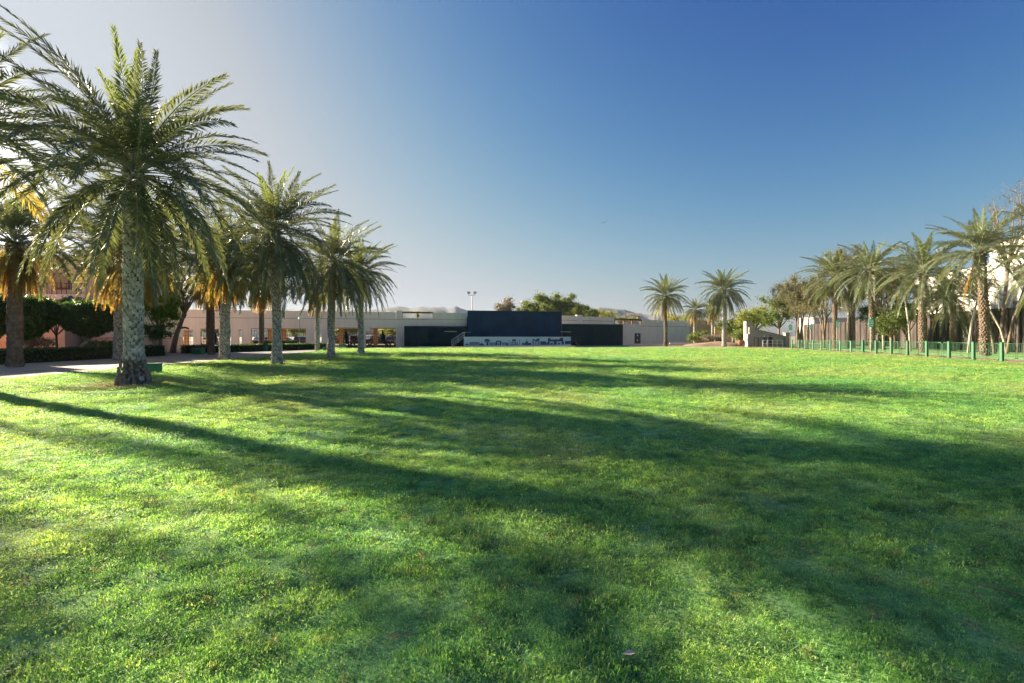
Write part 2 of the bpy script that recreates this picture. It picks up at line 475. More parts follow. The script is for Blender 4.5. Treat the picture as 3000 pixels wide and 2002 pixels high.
# denser columns near the middle
uu = 0.5 + 0.5 * np.sign(u - .5) * np.abs(2 * u - 1) ** 1.35
GX = Lx[:, None] + (Rx - Lx)[:, None] * (0.28 * uu + 0.72 * u)[None, :]
GY = np.repeat(ys[:, None], nx, 1)
GZ = lawn_h(GX, GY) - .014
V = np.stack([GX, GY, GZ], -1).reshape(-1, 3)
ii = (np.arange(len(ys) - 1)[:, None] * nx + np.arange(nx - 1)[None, :]).ravel()
Q = np.stack([ii, ii + 1, ii + 1 + nx, ii + nx], 1)
lawn = link('lawn', np_mesh('lawn', V, Q, mats=[MAT_LAWN], smooth=True))
tag(lawn, kind='structure')

sheet('pavement', [(-27.4, -12), (-18.6, -12), (-18.6, 36), (-18.8, 40), (-20.2, 50), (-22.6, 60), (-24, 66.3), (-44, 61), (-44, 46), (-27.4, 46)], 0.004, MAT_PAVE)
sheet('path', [(29.4, -12), (32.4, -12), (32.4, 28), (34.2, 40), (36.5, 58), (37, 72), (20, 84), (10, 79.6), (10, 74.5), (27, 71), (32, 68), (33.6, 64), (33.2, 55), (31.3, 40), (29.4, 28)], 0.006, MAT_SOIL)
sheet('verge', [(32.4, -12), (46, -12), (46, 38), (64.5, 100), (37, 100), (37, 72), (36.5, 58), (34.2, 40), (32.4, 28)], 0.002, MAT_LAWN)
sheet('car_park', [(-90, 64), (12, 92), (12, 150), (-90, 150)], -0.01, MAT_ASPH)
sheet('planting_bed', [(-44, -12), (-27.4, -12), (-27.4, 46), (-44, 46)], 0.001, MAT_SOIL)

# ---------------------------------------------------------------- far hills
def ridge(name, pts, Z, depth, seed):
    xs = np.array([p[0] for p in pts], float); yv = np.array([p[1] for p in pts], float)
    nxx, nyy = 220, 16
    sx = np.linspace(xs[0], xs[-1], nxx)
    prof = np.interp(sx, xs, yv)
    X = (sx - HX) / F * Z
    H = (HY - prof) / F * Z + CAM_H
    rows = []
    for j in range(nyy):
        q = j / (nyy - 1)
        y = Z - depth * .5 + depth * q
        s = math.sin(math.pi * q) ** .8
        h = H * s * (0.86 + .14 * math.sin(math.pi * q)) + (vnoise(X, np.full_like(X, y), 60, seed) - .5) * 22 * s * (1 - s * .75) + (vnoise(X, np.full_like(X, y), 18, seed + 1) - .5) * 7 * s
        rows.append(np.stack([X * (y / Z) if j < nyy / 2 else X * (y / Z), np.full_like(X, y), np.maximum(h, -2) - (1 - s) * 2], -1))
    V = np.concatenate(rows)
    ii = (np.arange(nyy - 1)[:, None] * nxx + np.arange(nxx - 1)[None, :]).ravel()
    Q = np.stack([ii, ii + 1, ii + 1 + nxx, ii + nxx], 1)
    tag(link(name, np_mesh(name, V, Q, mats=[MAT_ROCK], smooth=True)), kind='structure')
ridge('hills', [(150, 985), (380, 925), (560, 905), (700, 912), (820, 903), (930, 910), (1060, 904), (1110, 909), (1165, 900), (1200, 902), (1240, 896), (1280, 898), (1310, 904),
                (1335, 897), (1352, 905), (1372, 914), (1420, 925), (1500, 945), (1560, 985)], 1150, 320, 5)
ridge('hills', [(1660, 985), (1700, 930), (1735, 905), (1755, 900), (1785, 902), (1800, 906), (1830, 908), (1850, 914), (1880, 920), (1930, 918), (1990, 926), (2060, 935), (2200, 985)], 1080, 260, 9)

# ---------------------------------------------------------------- palms
def frond_mesh(name, L, e0, bend, seed, npairs=100, ll=0.56, lw=0.048, mats=(MAT_FG, MAT_RACHIS), dead=False):
    rs = np.random.RandomState(seed)
    n = 16
    s = np.linspace(0, 1, n)
    ang = np.radians(np.maximum(e0 - bend * s ** 1.25, -89))
    lat = np.radians(rs.uniform(-14, 14)) * s
    d = L / (n - 1)
    P = np.zeros((n, 3)); 
    for i in range(1, n):
        a = (ang[i] + ang[i - 1]) / 2; la = (lat[i] + lat[i - 1]) / 2
        P[i] = P[i - 1] + d * np.array([math.cos(a) * math.cos(la), math.cos(a) * math.sin(la), math.sin(a)])
    T = np.gradient(P, axis=0); T /= np.linalg.norm(T, axis=1)[:, None]
    B = np.cross(np.array([[0, 0, 1.0]]), T); bl = np.linalg.norm(B, axis=1)[:, None]
    B = np.where(bl > .05, B / np.maximum(bl, 1e-6), np.array([[0, 1.0, 0]]))
    # twist of the blade about the rib
    tw = math.radians(rs.uniform(-45, 45)) * s
    Nn = np.cross(T, B)
    B2 = B * np.cos(tw)[:, None] + Nn * np.sin(tw)[:, None]
    N2 = np.cross(T, B2)
    verts = []; quads = []; mi = []
    # rib
    rad = 0.028 * (1 - s) + .005
    rad[0] = .055; rad[1] = .034
    for i in range(n):
        for k, (a, b_) in enumerate(((1, 0), (0, .7), (-1, 0), (0, -.7))):
            verts.append(P[i] + B2[i] * a * rad[i] + N2[i] * b_ * rad[i])
    for i in range(n - 1):
        for k in range(4):
            k2 = (k + 1) % 4
            quads.append((i * 4 + k, i * 4 + k2, i * 4 + 4 + k2, i * 4 + 4 + k)); mi.append(1)
    # leaflets
    t0 = 0.17
    for side in (-1, 1):
        tt = t0 + (1 - t0) * (np.arange(npairs) + rs.uniform(-.3, .3, npairs)) / npairs
        tt = np.clip(tt, t0, .995)
        if dead:
            tt = tt[rs.rand(npairs) > .25]
        else:
            tt = tt[rs.rand(npairs) > .04]
        k = len(tt)
        f = tt * (n - 1); i0 = np.minimum(f.astype(int), n - 2); fr = (f - i0)[:, None]
        def lp(A): return A[i0] * (1 - fr) + A[i0 + 1] * fr
        p = lp(P); tv = lp(T); bv = lp(B2) * side; nv = lp(N2)
        q = (tt - t0) / (1 - t0)
        a = np.radians(62 - 40 * q + rs.normal(0, 6, k))
        v = np.radians(np.where(rs.rand(k) > .5, 34, 8) + rs.normal(0, 9, k))
        ln = ll * (0.62 + 0.38 * np.sin(np.pi * np.clip(q * 1.05 + .12, 0, 1))) * (1 - .42 * q ** 3) * rs.uniform(.85, 1.1, k)
        if dead:
            a = np.radians(28 + rs.normal(0, 14, k)); v = np.radians(rs.normal(-10, 25, k)); ln *= .8
        dr = tv * np.cos(a)[:, None] + (bv * np.cos(v)[:, None] + nv * np.sin(v)[:, None]) * np.sin(a)[:, None]
        dr[:, 2] -= .10 + (.35 if dead else 0)
        dr /= np.linalg.norm(dr, axis=1)[:, None]
        wv = np.cross(dr, nv + rs.normal(0, .35, (k, 3))); wv /= np.linalg.norm(wv, axis=1)[:, None]
        mid = p + dr * (ln * .45)[:, None]
        tip = p + dr * ln[:, None]; tip[:, 2] -= .10 * ln
        b0 = len(verts)
        ww = lw * .5 * (1 - .3 * q)[:, None]
        arr = np.stack([p, mid + wv * ww, tip, mid - wv * ww], 1).reshape(-1, 3)
        verts.extend(arr)
        for j in range(k):
            quads.append((b0 + j * 4, b0 + j * 4 + 1, b0 + j * 4 + 2, b0 + j * 4 + 3)); mi.append(0)
    me = np_mesh(name, np.array(verts), np.array(quads), mats=list(mats), mat_idx=mi)
    return me

FR = {}      # frond meshes by class; all for a unit length of 4.6 m, scaled per palm
def get_fronds():
    cls = [  # key, e0 range, bend range, material
        ('spear', (74, 86), (18, 40), (MAT_FY, MAT_RACHIS), False, 4),
        ('upper', (46, 68), (26, 58), (MAT_FG, MAT_RACHIS), False, 6),
        ('mid', (26, 46), (44, 74), (MAT_FG, MAT_RACHIS), False, 6),
        ('low', (-5, 20), (58, 80), (MAT_FG, MAT_RACHIS), False, 6),
        ('hang', (-38, -14), (44, 60), (MAT_FG, MAT_RACHIS), False, 6),
        ('skirt', (-68, -48), (18, 30), (MAT_FO, MAT_RACHIS_D), False, 5),
        ('ohang', (-38, -14), (44, 60), (MAT_FO, MAT_RACHIS), False, 5),
        ('gskirt', (-66, -44), (20, 32), (MAT_FG, MAT_RACHIS), False, 5),
        ('dry', (-78, -60), (8, 24), (MAT_FD, MAT_RACHIS_D), True, 5),
    ]
    sd = 100
    for key, e, bd, mt, dead, k in cls:
        FR[key] = []
        for i in range(k):
            q = i / max(1, k - 1)
            FR[key].append(frond_mesh('frond_' + key, 4.6 * (0.80 if key == 'spear' else 1.0), e[0] + (e[1] - e[0]) * q, bd[0] + (bd[1] - bd[0]) * ((i * 7) % k) / k, sd, mats=mt, dead=dead))
            sd += 1
get_fronds()

GL = 'date palms beside the lawn on the left'
GP = 'date palms standing along the paved walk'
def palm(label, X, Y, H, fl=4.2, r=0.26, seed=0, counts=None, lean=(0, 0), flare=1.35, group=None, bootmat=None, z0=0.0, root=False, smallboots=False, hs=1.0, gs=False, name='date_palm', thin=1.0):
    """trunk of height H (to the crown centre), fronds of length fl"""
    rs = random.Random(seed * 31 + 5)
    o = empty(name, (X, Y, z0), label, 'palm tree', group)
    bootmat = bootmat or MAT_BOOT
    # trunk with an uneven axis
    nseg = 22
    ph = rs.uniform(0, 6)
    def axis(z):
        q = z / H
        return (lean[0] * q ** 1.4 + .05 * math.sin(q * 5 + ph) * q, lean[1] * q ** 1.4 + .04 * math.sin(q * 4 + ph * 2) * q)
    def rad(z):
        q = z / H
        return r * (1 + (flare - 1) * math.exp(-z / .35) + .05 * math.sin(z * 2.1 + ph) - .12 * q + (.22 * max(0, q - .86) / .14))
    mb = MB(); nring = 18
    vs_ = []; fs = []
    for i in range(nseg + 1):
        z = H * i / nseg
        ax, ay = axis(z)
        for k in range(nring):
            an = 2 * math.pi * k / nring
            rr = rad(z) * (1 + rs.uniform(-.05, .05)) * .93
            vs_.append((ax + rr * math.cos(an), ay + rr * math.sin(an), z if i else -.08))
    for i in range(nseg):
        for k in range(nring):
            k2 = (k + 1) % nring
            fs.append((i * nring + k, i * nring + k2, (i + 1) * nring + k2, (i + 1) * nring + k))
    fs.append(tuple(nseg * nring + k for k in range(nring)))
    mb.add(vs_, fs)
    tr = mb.build('trunk', MAT_BARK, o, smooth=True)
    # spiral of cut leaf bases
    bb = MB()
    dz = 0.118 if not smallboots else .19
    z = 0.05; row = 0
    zroot = .72 if root else 0.0
    while z < H - .15:
        rr = rad(z)
        nb = max(7, int(2 * math.pi * rr / .165))
        for k in range(nb):
            an = 2 * math.pi * (k + .5 * (row % 2) + row * .07) / nb + rs.uniform(-.08, .08)
            ax, ay = axis(z)
            ca, sa = math.cos(an), math.sin(an)
            wd = rs.uniform(.062, .088); hh = rs.uniform(.12, .17); pr = rs.uniform(.025, .055) * (1.0 + 1.2 * max(0, z / H - .8) / .2)
            zz = z + rs.uniform(-.03, .03)
            if smallboots: pr *= 1.4; hh *= 1.2
            if z < zroot: pr *= rs.uniform(.6, 1.6); wd *= rs.uniform(.5, .9); hh *= rs.uniform(.6, 1.0)
            def pt(a_, rad_, zv): return (ax + ca * rad_ - sa * a_, ay + sa * rad_ + ca * a_, zv)
            rb = rr * .92 * (1.0 if z >= zroot else 1.16 + .12 * math.sin(an * 3 + z * 5))
            vv = [pt(-wd, rb, zz + hh * .45), pt(wd, rb, zz + hh * .45), pt(-wd * .5, rb, zz), pt(wd * .5, rb, zz),
                  pt(-wd * .72, rb + pr, zz + hh), pt(wd * .72, rb + pr, zz + hh), pt(0, rb + pr * 1.15, zz + hh * .35), pt(-wd * .5, rb - .02, zz + hh * 1.05), pt(wd * .5, rb - .02, zz + hh * 1.05)]
            bb.add(vv, [(0, 2, 6, 4), (2, 3, 6), (3, 1, 5, 6), (6, 5, 4), (4, 5, 8, 7), (0, 4, 7), (1, 8, 5)], 1 if z < zroot else 0)
        z += dz; row += 1
    tag(bb.build('leaf_base', [bootmat, MAT_BARKD], tr), kind='stuff')
    if root:
        rb = MB()
        for i in range(60):
            an = rs.uniform(0, 2 * math.pi); z1 = rs.uniform(.1, .62)
            z1 = rs.uniform(.12, .5); r1 = rs.uniform(.36, .42); r0 = rs.uniform(.42, .47)
            an2 = an + rs.uniform(-.25, .25)
            rb.tube([(r1 * math.cos(an), r1 * math.sin(an), z1), ((r1 + r0) / 2 * 1.08 * math.cos(an2), (r1 + r0) / 2 * 1.08 * math.sin(an2), z1 * .5), (r0 * math.cos(an2), r0 * math.sin(an2), -.05)], [.012, .03, .035], 5)
        tag(rb.build('root_mass', MAT_BARKD, tr), kind='stuff')
    ax, ay = axis(H)
    cnt = dict(spear=4, upper=14, mid=20, low=22, hang=22, skirt=16, dry=3)
    if counts: cnt.update(counts)
    gy = group == GP
    zoff = dict(spear=.25, upper=.18, mid=.08, low=-.02, hang=-.15, skirt=-.32, dry=-.45)
    g = rs.uniform(0, 6)
    i = 0
    for key, n_ in cnt.items():
        n_ = int(round(n_ * thin))
        for k in range(n_):
            g += 2.399963 + rs.uniform(-.18, .18)
            if key in ('hang', 'skirt', 'dry') and gs and math.cos(g + math.pi / 2) > .86 and rs.random() < .75:
                g += 1.1
            me = rs.choice(FR['gskirt' if (gs and key == 'skirt') else ('ohang' if (gy and key == 'hang' and rs.random() < .6) else key)])
            sc = fl / 4.6 * rs.uniform(.88, 1.08) * (hs if key in ('skirt', 'dry', 'hang') else 1.0)
            rr = r * (.35 if key in ('spear', 'upper') else .7)
            fo = link('frond', me, o, (ax + rr * math.cos(g), ay + rr * math.sin(g), H + zoff[key] + rs.uniform(-.06, .06)),
                      (rs.uniform(-.12, .12), rs.uniform(-.09, .09), g), (sc, sc * rs.choice((-1, 1)) if False else sc, sc))
            i += 1
    return o

GR = 'date palms behind the green barriers'
palm('tallest date palm nearest the camera on the left, pale trunk with swollen base', -12.55, 15.9, 7.0, 4.5, .27, 41, dict(spear=5, upper=16, mid=22, low=22, hang=20, skirt=7, dry=0), (0, 0), 1.45, GL, root=True, gs=True)
palm('slim grey-trunked date palm second from the camera along the left lawn edge', -13.05, 26.6, 7.3, 4.2, .235, 2, None, (-.1, 0), 1.3, GL, gs=True)
palm('date palm third along the left lawn edge with yellowing crown', -13.15, 34.8, 6.9, 4.0, .24, 3, None, (.15, 0), 1.25, GL, gs=True)
palm('rightmost and farthest date palm of the left lawn row', -13.1, 41.6, 7.0, 3.7, .25, 4, dict(hang=18, skirt=9, dry=1), (-.1, 0), 1.3, GL, gs=True)
palm('date palm beyond the left picture edge, dense dark fronds hanging into view', -17.6, 14.9, 7.9, 4.5, .28, 25, dict(upper=12, mid=17, low=15, hang=8, skirt=0, dry=0), (0, 0), 1.3, GP)
palm('date palm beyond the upper left corner, only frond tips in view', -16.2, 9.5, 7.0, 4.7, .26, 5, dict(upper=9, mid=12, low=10, hang=5, skirt=0, dry=0), (0, 0), 1.4, GL)
palm('stout brown-trunked date palm where the lawn meets the paving', -18.95, 31.6, 6.9, 4.0, .30, 6, dict(hang=20, skirt=26, dry=16), (.1, 0), 1.2, GP, hs=.74)
palm('thin date palm near the far arcade wall left of the two last lawn palms', -20.3, 50.0, 6.9, 3.8, .22, 7, dict(hang=20, skirt=18, dry=8), (0, 0), 1.2, GP, hs=.74)
palm('leftmost date palm on the paving with a short trunk and orange skirt of dead fronds', -25.1, 24.2, 6.3, 4.2, .29, 8, dict(hang=16, skirt=34, dry=30), (0, 0), 1.25, GP, MAT_BOOTW, hs=.58)
palm('date palm on the paving hidden behind the big palm trunk', -25.6, 31.2, 6.8, 4.2, .27, 9, dict(hang=16, skirt=34, dry=30), (0, 0), 1.2, GP, hs=.74)
palm('reddish slim date palm in a pale ring on the paving left of the stout palm', -25.1, 40.0, 7.0, 4.0, .25, 10, dict(hang=16, skirt=34, dry=30), (0, 0), 1.2, GP, MAT_BOOTW, hs=.70)
palm('pale brown date palm on the far paving beside a green box', -26.4, 50.5, 7.2, 3.9, .25, 11, dict(hang=16, skirt=34, dry=30), (0, 0), 1.2, GP, MAT_BOOTW, hs=.70)
palm('date palm on the paving just behind the stout brown-trunked palm', -22.5, 37.3, 7.2, 4.2, .25, 31, dict(hang=18, skirt=34, dry=20), (0, 0), 1.2, GP, MAT_BOOTW, hs=.8)
palm('date palm crown filling the gap directly behind the tallest palm', -22.0, 28.2, 7.0, 4.2, .25, 32, dict(hang=18, skirt=34, dry=20), (0, 0), 1.2, GP, MAT_BOOTW, hs=.8)
palm('date palm in the second rank behind the reddish slim palm', -31.3, 49.5, 7.6, 4.3, .25, 33, dict(hang=18, skirt=34, dry=20), (0, 0), 1.2, GP, MAT_BOOTW, hs=.7)
# right end of the back wall
GB = 'date palms on the bare ground at the far right end'
palm('date palm in front of the right end of the back wall', WX(1950, 74), 74, WZ(866, 74), 3.9, .26, 12, dict(skirt=8, dry=2), (0, 0), 1.25, GB, MAT_BARK)
palm('fuller date palm left of the white stair wall', WX(2122, 72), 72, WZ(850, 72), 4.1, .31, 13, dict(upper=16, low=20, hang=22), (-.1, 0), 1.25, GB, gs=True)
palm('small date palm half hidden between the two far right palms', WX(2036, 84), 84, WZ(908, 84), 2.5, .26, 14, dict(skirt=14), (0, 0), 1.2, GB)
palm('short shaggy date palm behind the stair palm', WX(2088, 88), 88, WZ(905, 88), 2.7, .25, 15, dict(skirt=16, dry=8), (0, 0), 1.2, GB)
# right row
palm('date palm behind the barriers beside the third green sign', WX(2446, 57), 57, WZ(812, 57), 4.0, .25, 16, dict(hang=18, skirt=12, dry=1), (.0, 0), 1.2, GR, MAT_BOOTW, smallboots=True, thin=.85, gs=True)
palm('date palm behind the barriers right of the nearest green sign', WX(2556, 51), 51, WZ(793, 51), 4.0, .26, 17, dict(hang=14, skirt=8, dry=1), (-.25, 0), 1.2, GR, MAT_BOOTW, smallboots=True, thin=.85, gs=True)
palm('thick date palm behind the barriers before the reed screen, yellow frond bases', WX(2703, 45), 45, WZ(798, 45), 4.4, .29, 18, dict(hang=12, skirt=6, dry=0), (0, 0), 1.2, GR, MAT_BOOTW, smallboots=True, thin=.85, gs=True)
palm('lower date palm close to the reed screen between the two thick palms', WX(2792, 50), 50, WZ(868, 50), 4.2, .25, 19, dict(skirt=10, hang=14, dry=0), (0, 0), 1.2, GR, MAT_BOOTW, smallboots=True, thin=.85, gs=True)
palm('tall thick date palm nearest on the right with scaly trunk', WX(2886, 38), 38, WZ(738, 38), 4.2, .31, 20, dict(hang=8, skirt=3, dry=1), (-.35, 0), 1.2, GR, MAT_BOOTW, smallboots=True, thin=.85, gs=True)
palm('date palm outside the right edge with fronds reaching into the picture', WX(3120, 33), 33, WZ(740, 33), 4.6, .34, 21, None, (0, 0), 1.2, GR, MAT_BOOTW, smallboots=True, thin=.85, gs=True)

# ---------------------------------------------------------------- broadleaf trees
def leaf_cloud(centers, radii, n, size, seed, droop=0.0, shell=0.0, aspect=.55):
    rs = np.random.RandomState(seed)
    centers = np.asarray(centers, float); radii = np.asarray(radii, float)
    wgt = radii ** 2; wgt = wgt / wgt.sum()
    idx = rs.choice(len(centers), n, p=wgt)
    d = rs.normal(0, 1, (n, 3)); d /= np.linalg.norm(d, axis=1)[:, None]
    rr = np.abs(rs.normal(0, .62, n)) + .12 * rs.rand(n)
    p = centers[idx] + d * (rr * radii[idx])[:, None] * np.array([1, 1, .8])
    if droop > 0:
        p[:, 2] -= droop * rs.rand(n) ** 2
    a = rs.normal(0, 1, (n, 3)); a[:, 2] -= droop * 2.5; a /= np.linalg.norm(a, axis=1)[:, None]
    b_ = np.cross(a, rs.normal(0, 1, (n, 3))); b_ /= np.linalg.norm(b_, axis=1)[:, None]
    s = (size * rs.uniform(.6, 1.25, n))[:, None]
    V = np.stack([p - a * s * .5, p + b_ * s * aspect * .5, p + a * s * .5, p - b_ * s * aspect * .5], 1).reshape(-1, 3)
    return V, np.arange(n * 4).reshape(-1, 4)

def tree(name, label, X, Y, H, trunk_h, rx, rz, leaf, nleaf, lsize, seed, tr=.15, bark=None, group=None, limbs=6, clump=.6, droop=0.0, lean=(0, 0), z0=0., stems=1, cat='tree', aspect=.55, bare=False, sub=4):
    rs = random.Random(seed)
    o = empty(name, (X, Y, z0), label, cat, group)
    bark = bark or MAT_TRUNK
    cz = H - rz
    mb = MB(); cents = []; rads = []
    for st in range(stems):
        sx, sy = (0, 0) if stems == 1 else (rs.uniform(-.5, .5), rs.uniform(-.4, .4))
        tx = lean[0] + (rs.uniform(-.6, .6) if stems > 1 else 0); ty = lean[1]
        top = Vector((tx + sx, ty + sy, trunk_h))
        mid = Vector((sx + tx * .35 + rs.uniform(-.1, .1), sy + ty * .4, trunk_h * .5))
        mb.tube([(sx, sy, -.1), (sx + (mid.x - sx) * .35, sy + (mid.y - sy) * .4, trunk_h * .2), mid, top], [tr * 1.3, tr * 1.05, tr * .9, tr * .72], 9)
        nl = max(2, limbs // stems)
        for i in range(nl):
            az = 2 * math.pi * (i + rs.uniform(-.3, .3)) / nl + st
            el = rs.uniform(-.25, .95)
            e = Vector((tx * 1.2 + rx * .68 * math.cos(az) * math.cos(el), ty * 1.2 + rx * .68 * math.sin(az) * math.cos(el), cz + rz * .75 * math.sin(el)))
            if e.z < trunk_h * .9: e.z = trunk_h * .9 + .2
            m1 = top.lerp(e, .5) + Vector((rs.uniform(-.15, .15) * rx, rs.uniform(-.15, .15) * rx, rs.uniform(0, .12) * rz))
            mb.tube([top, m1, e], [tr * .55, tr * .34, tr * .14], 6)
            cents.append(tuple(e)); rads.append(clump * rs.uniform(.8, 1.2))
            for j in range(sub):
                e2 = m1.lerp(e, rs.uniform(.1, 1)) + Vector((rs.uniform(-1, 1) * rx * .42, rs.uniform(-1, 1) * rx * .42, rs.uniform(-.5, .9) * rz * .45))
                b0 = m1.lerp(e, rs.uniform(.1, .8))
                q1 = b0.lerp(e2, .5) + Vector((0, 0, rs.uniform(-.05, .12) * rz))
                mb.tube([b0, q1, e2], [tr * .2, tr * .12, tr * .05], 5)
                cents.append(tuple(e2)); rads.append(clump * rs.uniform(.6, 1.1))
                if bare:
                    for k in range(5):
                        e3 = e2 + Vector((rs.uniform(-1, 1), rs.uniform(-1, 1), rs.uniform(-.4, 1))) * rx * .28
                        mb.tube([q1.lerp(e2, rs.uniform(.2, 1)), (q1 + e3) / 2 + Vector((0, 0, .05)), e3], [tr * .08, tr * .06, tr * .03], 4)
    mb.build('trunk', bark, o, smooth=True)
    if nleaf:
        V, Q = leaf_cloud(cents, rads, nleaf, lsize, seed + 3, droop, aspect=aspect)
        link('crown', np_mesh('crown', V, Q, mats=[leaf]), o)
    return o

def topiary(name, label, X, Y, H, trunk_h, rx, rz, leaf, nleaf, lsize, seed, lean=0.0, bark=None, group=None, tr=.11):
    rs = random.Random(seed)
    o = empty(name, (X, Y, 0), label, 'tree', group)
    mb = MB()
    cz = trunk_h + rz
    mb.tube([(-lean, 0, -.1), (-lean * .9, 0, trunk_h * .35), (-lean * .2, 0, trunk_h * .8), (0, 0, trunk_h + rz * .5)], [tr * 1.4, tr, tr * .9, tr * .6], 9)
    for i in range(6):
        a = i * 1.05
        mb.tube([(-lean * .25, 0, trunk_h * .75), (.45 * rx * math.cos(a), .45 * rx * math.sin(a), trunk_h + rz * .6), (.75 * rx * math.cos(a), .75 * rx * math.sin(a), cz + rz * rs.uniform(-.2, .5))], [tr * .5, tr * .35, tr * .12], 6)
    mb.build('trunk', bark or MAT_TRUNKW, o, smooth=True)
    r2 = np.random.RandomState(seed)
    n = nleaf
    d = r2.normal(0, 1, (n, 3)); d /= np.linalg.norm(d, axis=1)[:, None]
    lump = .86 + .2 * vnoise(d[:, 0] * 3 + 5, d[:, 1] * 3 + d[:, 2] * 4, .8, seed) + .10 * vnoise(d[:, 0] * 9, d[:, 2] * 9, .8, seed + 2)
    rr = (.50 + .50 * r2.rand(n) ** .5) * lump
    sq = np.sign(d) * np.abs(d) ** .78   # squared-off clipped shape
    tap = np.where(d[:, 2] < .15, 1 + .5 * (d[:, 2] - .15), 1.0)
    sq[:, :2] *= tap[:, None]
    p = sq * rr[:, None] * np.array([rx, rx, rz]) + np.array([0, 0, cz])
    a = r2.normal(0, 1, (n, 3)); a /= np.linalg.norm(a, axis=1)[:, None]
    b_ = np.cross(a, r2.normal(0, 1, (n, 3))); b_ /= np.linalg.norm(b_, axis=1)[:, None]
    s = (lsize * r2.uniform(.6, 1.25, n))[:, None]
    V = np.stack([p - a * s * .5, p + b_ * s * .3, p + a * s * .5, p - b_ * s * .3], 1).reshape(-1, 3)
    cr = link('crown', np_mesh('crown', V, np.arange(n * 4).reshape(-1, 4), mats=[leaf]), o)
    return o

def hedge(label, p0, p1, h, wd, group, seed, leaf=None, nper=900, z0=0.0, lsize=.085):
    p0 = Vector((p0[0], p0[1], 0)); p1 = Vector((p1[0], p1[1], 0))
    L = (p1 - p0).length; a = math.atan2(p1.y - p0.y, p1.x - p0.x)
    o = empty('clipped_hedge', (p0.x, p0.y, z0), label, 'hedge', group, a)
    MB().box(.08, L - .08, -wd / 2 + .09, wd / 2 - .09, 0, h - .1).build('branches', MAT_HEDGEC, o)  # solid dark core box filling the hedge behind its leaves
    rs = np.random.RandomState(seed)
    n = int(nper * L * (h * 2 + wd))
    x = rs.rand(n) * L; f = rs.rand(n) * (2 * h + wd)
    y = np.where(f < h, -wd / 2, np.where(f < 2 * h, wd / 2, (f - 2 * h) - wd / 2))
    z = np.where(f < h, f, np.where(f < 2 * h, f - h, h))
    bumps = .05 * (vnoise(x, z * 2 + y * 2, .5, seed) - .5) * 2
    p = np.stack([x, y + np.sign(y) * bumps - np.sign(y) * rs.rand(n) * .09, z + bumps - rs.rand(n) * .07], 1)
    aa = rs.normal(0, 1, (n, 3)); aa /= np.linalg.norm(aa, axis=1)[:, None]
    b_ = np.cross(aa, rs.normal(0, 1, (n, 3))); b_ /= np.linalg.norm(b_, axis=1)[:, None]
    s = (lsize * rs.uniform(.6, 1.3, n))[:, None]
    V = np.stack([p - aa * s * .5, p + b_ * s * .3, p + aa * s * .5, p - b_ * s * .3], 1).reshape(-1, 3)
    link('foliage', np_mesh('foliage', V, np.arange(n * 4).reshape(-1, 4), mats=[leaf or L_HEDGE]), o)
    return o

GH = 'low clipped hedges along the paved walk'
hedge('long low dark green hedge along the left edge of the paving', (-28.2, 14), (-28.2, 38.5), .85, .9, GH, 1, nper=330)
hedge('low hedge behind the reddish palm on the paving', (-29.6, 43), (-22.5, 57.5), .75, .8, GH, 2, nper=170, lsize=.11)
hedge('short hedge block under the large arcade opening', (WX(812, 62), 62), (WX(866, 62), 62.6), 1.0, .9, GH, 3, nper=200, lsize=.11)
hedge('short hedge block left of the lawn row palm at the arcade', (WX(752, 63), 62.3), (WX(800, 62.4), 62.6), .95, .9, GH, 4, nper=200, lsize=.11)

topiary('clipped_tree', 'round clipped dark tree at the far left behind the leftmost palm', WX(80, 32.5), 32.5, 4.1, 1.35, 1.6, 1.5, L_TOPIARY, 30000, .13, 21, .1, MAT_TRUNK)
topiary('clipped_tree', 'wide clipped dark tree with pale crooked trunk before the salmon wall', WX(262, 34.5), 34.5, 4.1, 1.5, 1.9, 1.3, L_TOPIARY, 32000, .13, 22, 1.0, MAT_TRUNKW)
topiary('clipped_tree', 'dark clipped tree cut off by the left picture edge', WX(-38, 31), 31, 4.3, 1.3, 1.6, 1.55, L_TOPIARY, 22000, .13, 23, .1, MAT_TRUNK)
tree('slender_tree', 'blue green loose tree between the two clipped dark trees', WX(165, 36.5), 36.5, 5.0, 1.6, 2.4, 1.7, L_BLUE, 7000, .17, 24, .09, limbs=8, clump=.55)
tree('leafy_tree', 'sunlit bright green tree right of the big palm trunk', WX(470, 40), 40, 5.6, 1.7, 1.7, 1.9, L_BRIGHT, 9000, .17, 25, .12, limbs=8, clump=.6)
tree('small_tree', 'small round dark tree with forked pale trunk near the hedge', WX(452, 37.5), 37.5, 2.8, .9, 1.15, .95, L_TOPIARY, 6500, .12, 26, .07, MAT_TRUNKW, limbs=7, clump=.42)
o = tree('leaning_tree', 'leaning brown tree with stubby side branches behind the palms', WX(505, 44), 44, 7.4, 3.6, 2.4, 2.0, L_OLIVE, 5000, .15, 27, .22, limbs=7, clump=.55, lean=(1.1, 0))
sb = MB().tube([(.55, 0, 2.3), (1.15, 0, 2.35), (1.5, 0, 2.25)], [.11, .09, .07], 7).tube([(.75, 0, 2.8), (1.15, 0, 3.3), (1.3, 0, 3.6)], [.10, .07, .05], 7)
sb.build('branch', MAT_TRUNK, o, smooth=True)
tree('low_shrub', 'dark low shrub at the foot of the salmon wall', WX(300, 38), 38, 1.5, .3, 1.2, .7, L_TOPIARY, 2500, .12, 28, .04, limbs=8, clump=.4, cat='shrub')
tree('low_shrub', 'brownish low shrub behind the hedge at the left', WX(105, 36), 36, 1.7, .3, 1.2, .8, L_GREY, 2500, .12, 29, .04, limbs=8, clump=.4, cat='shrub')

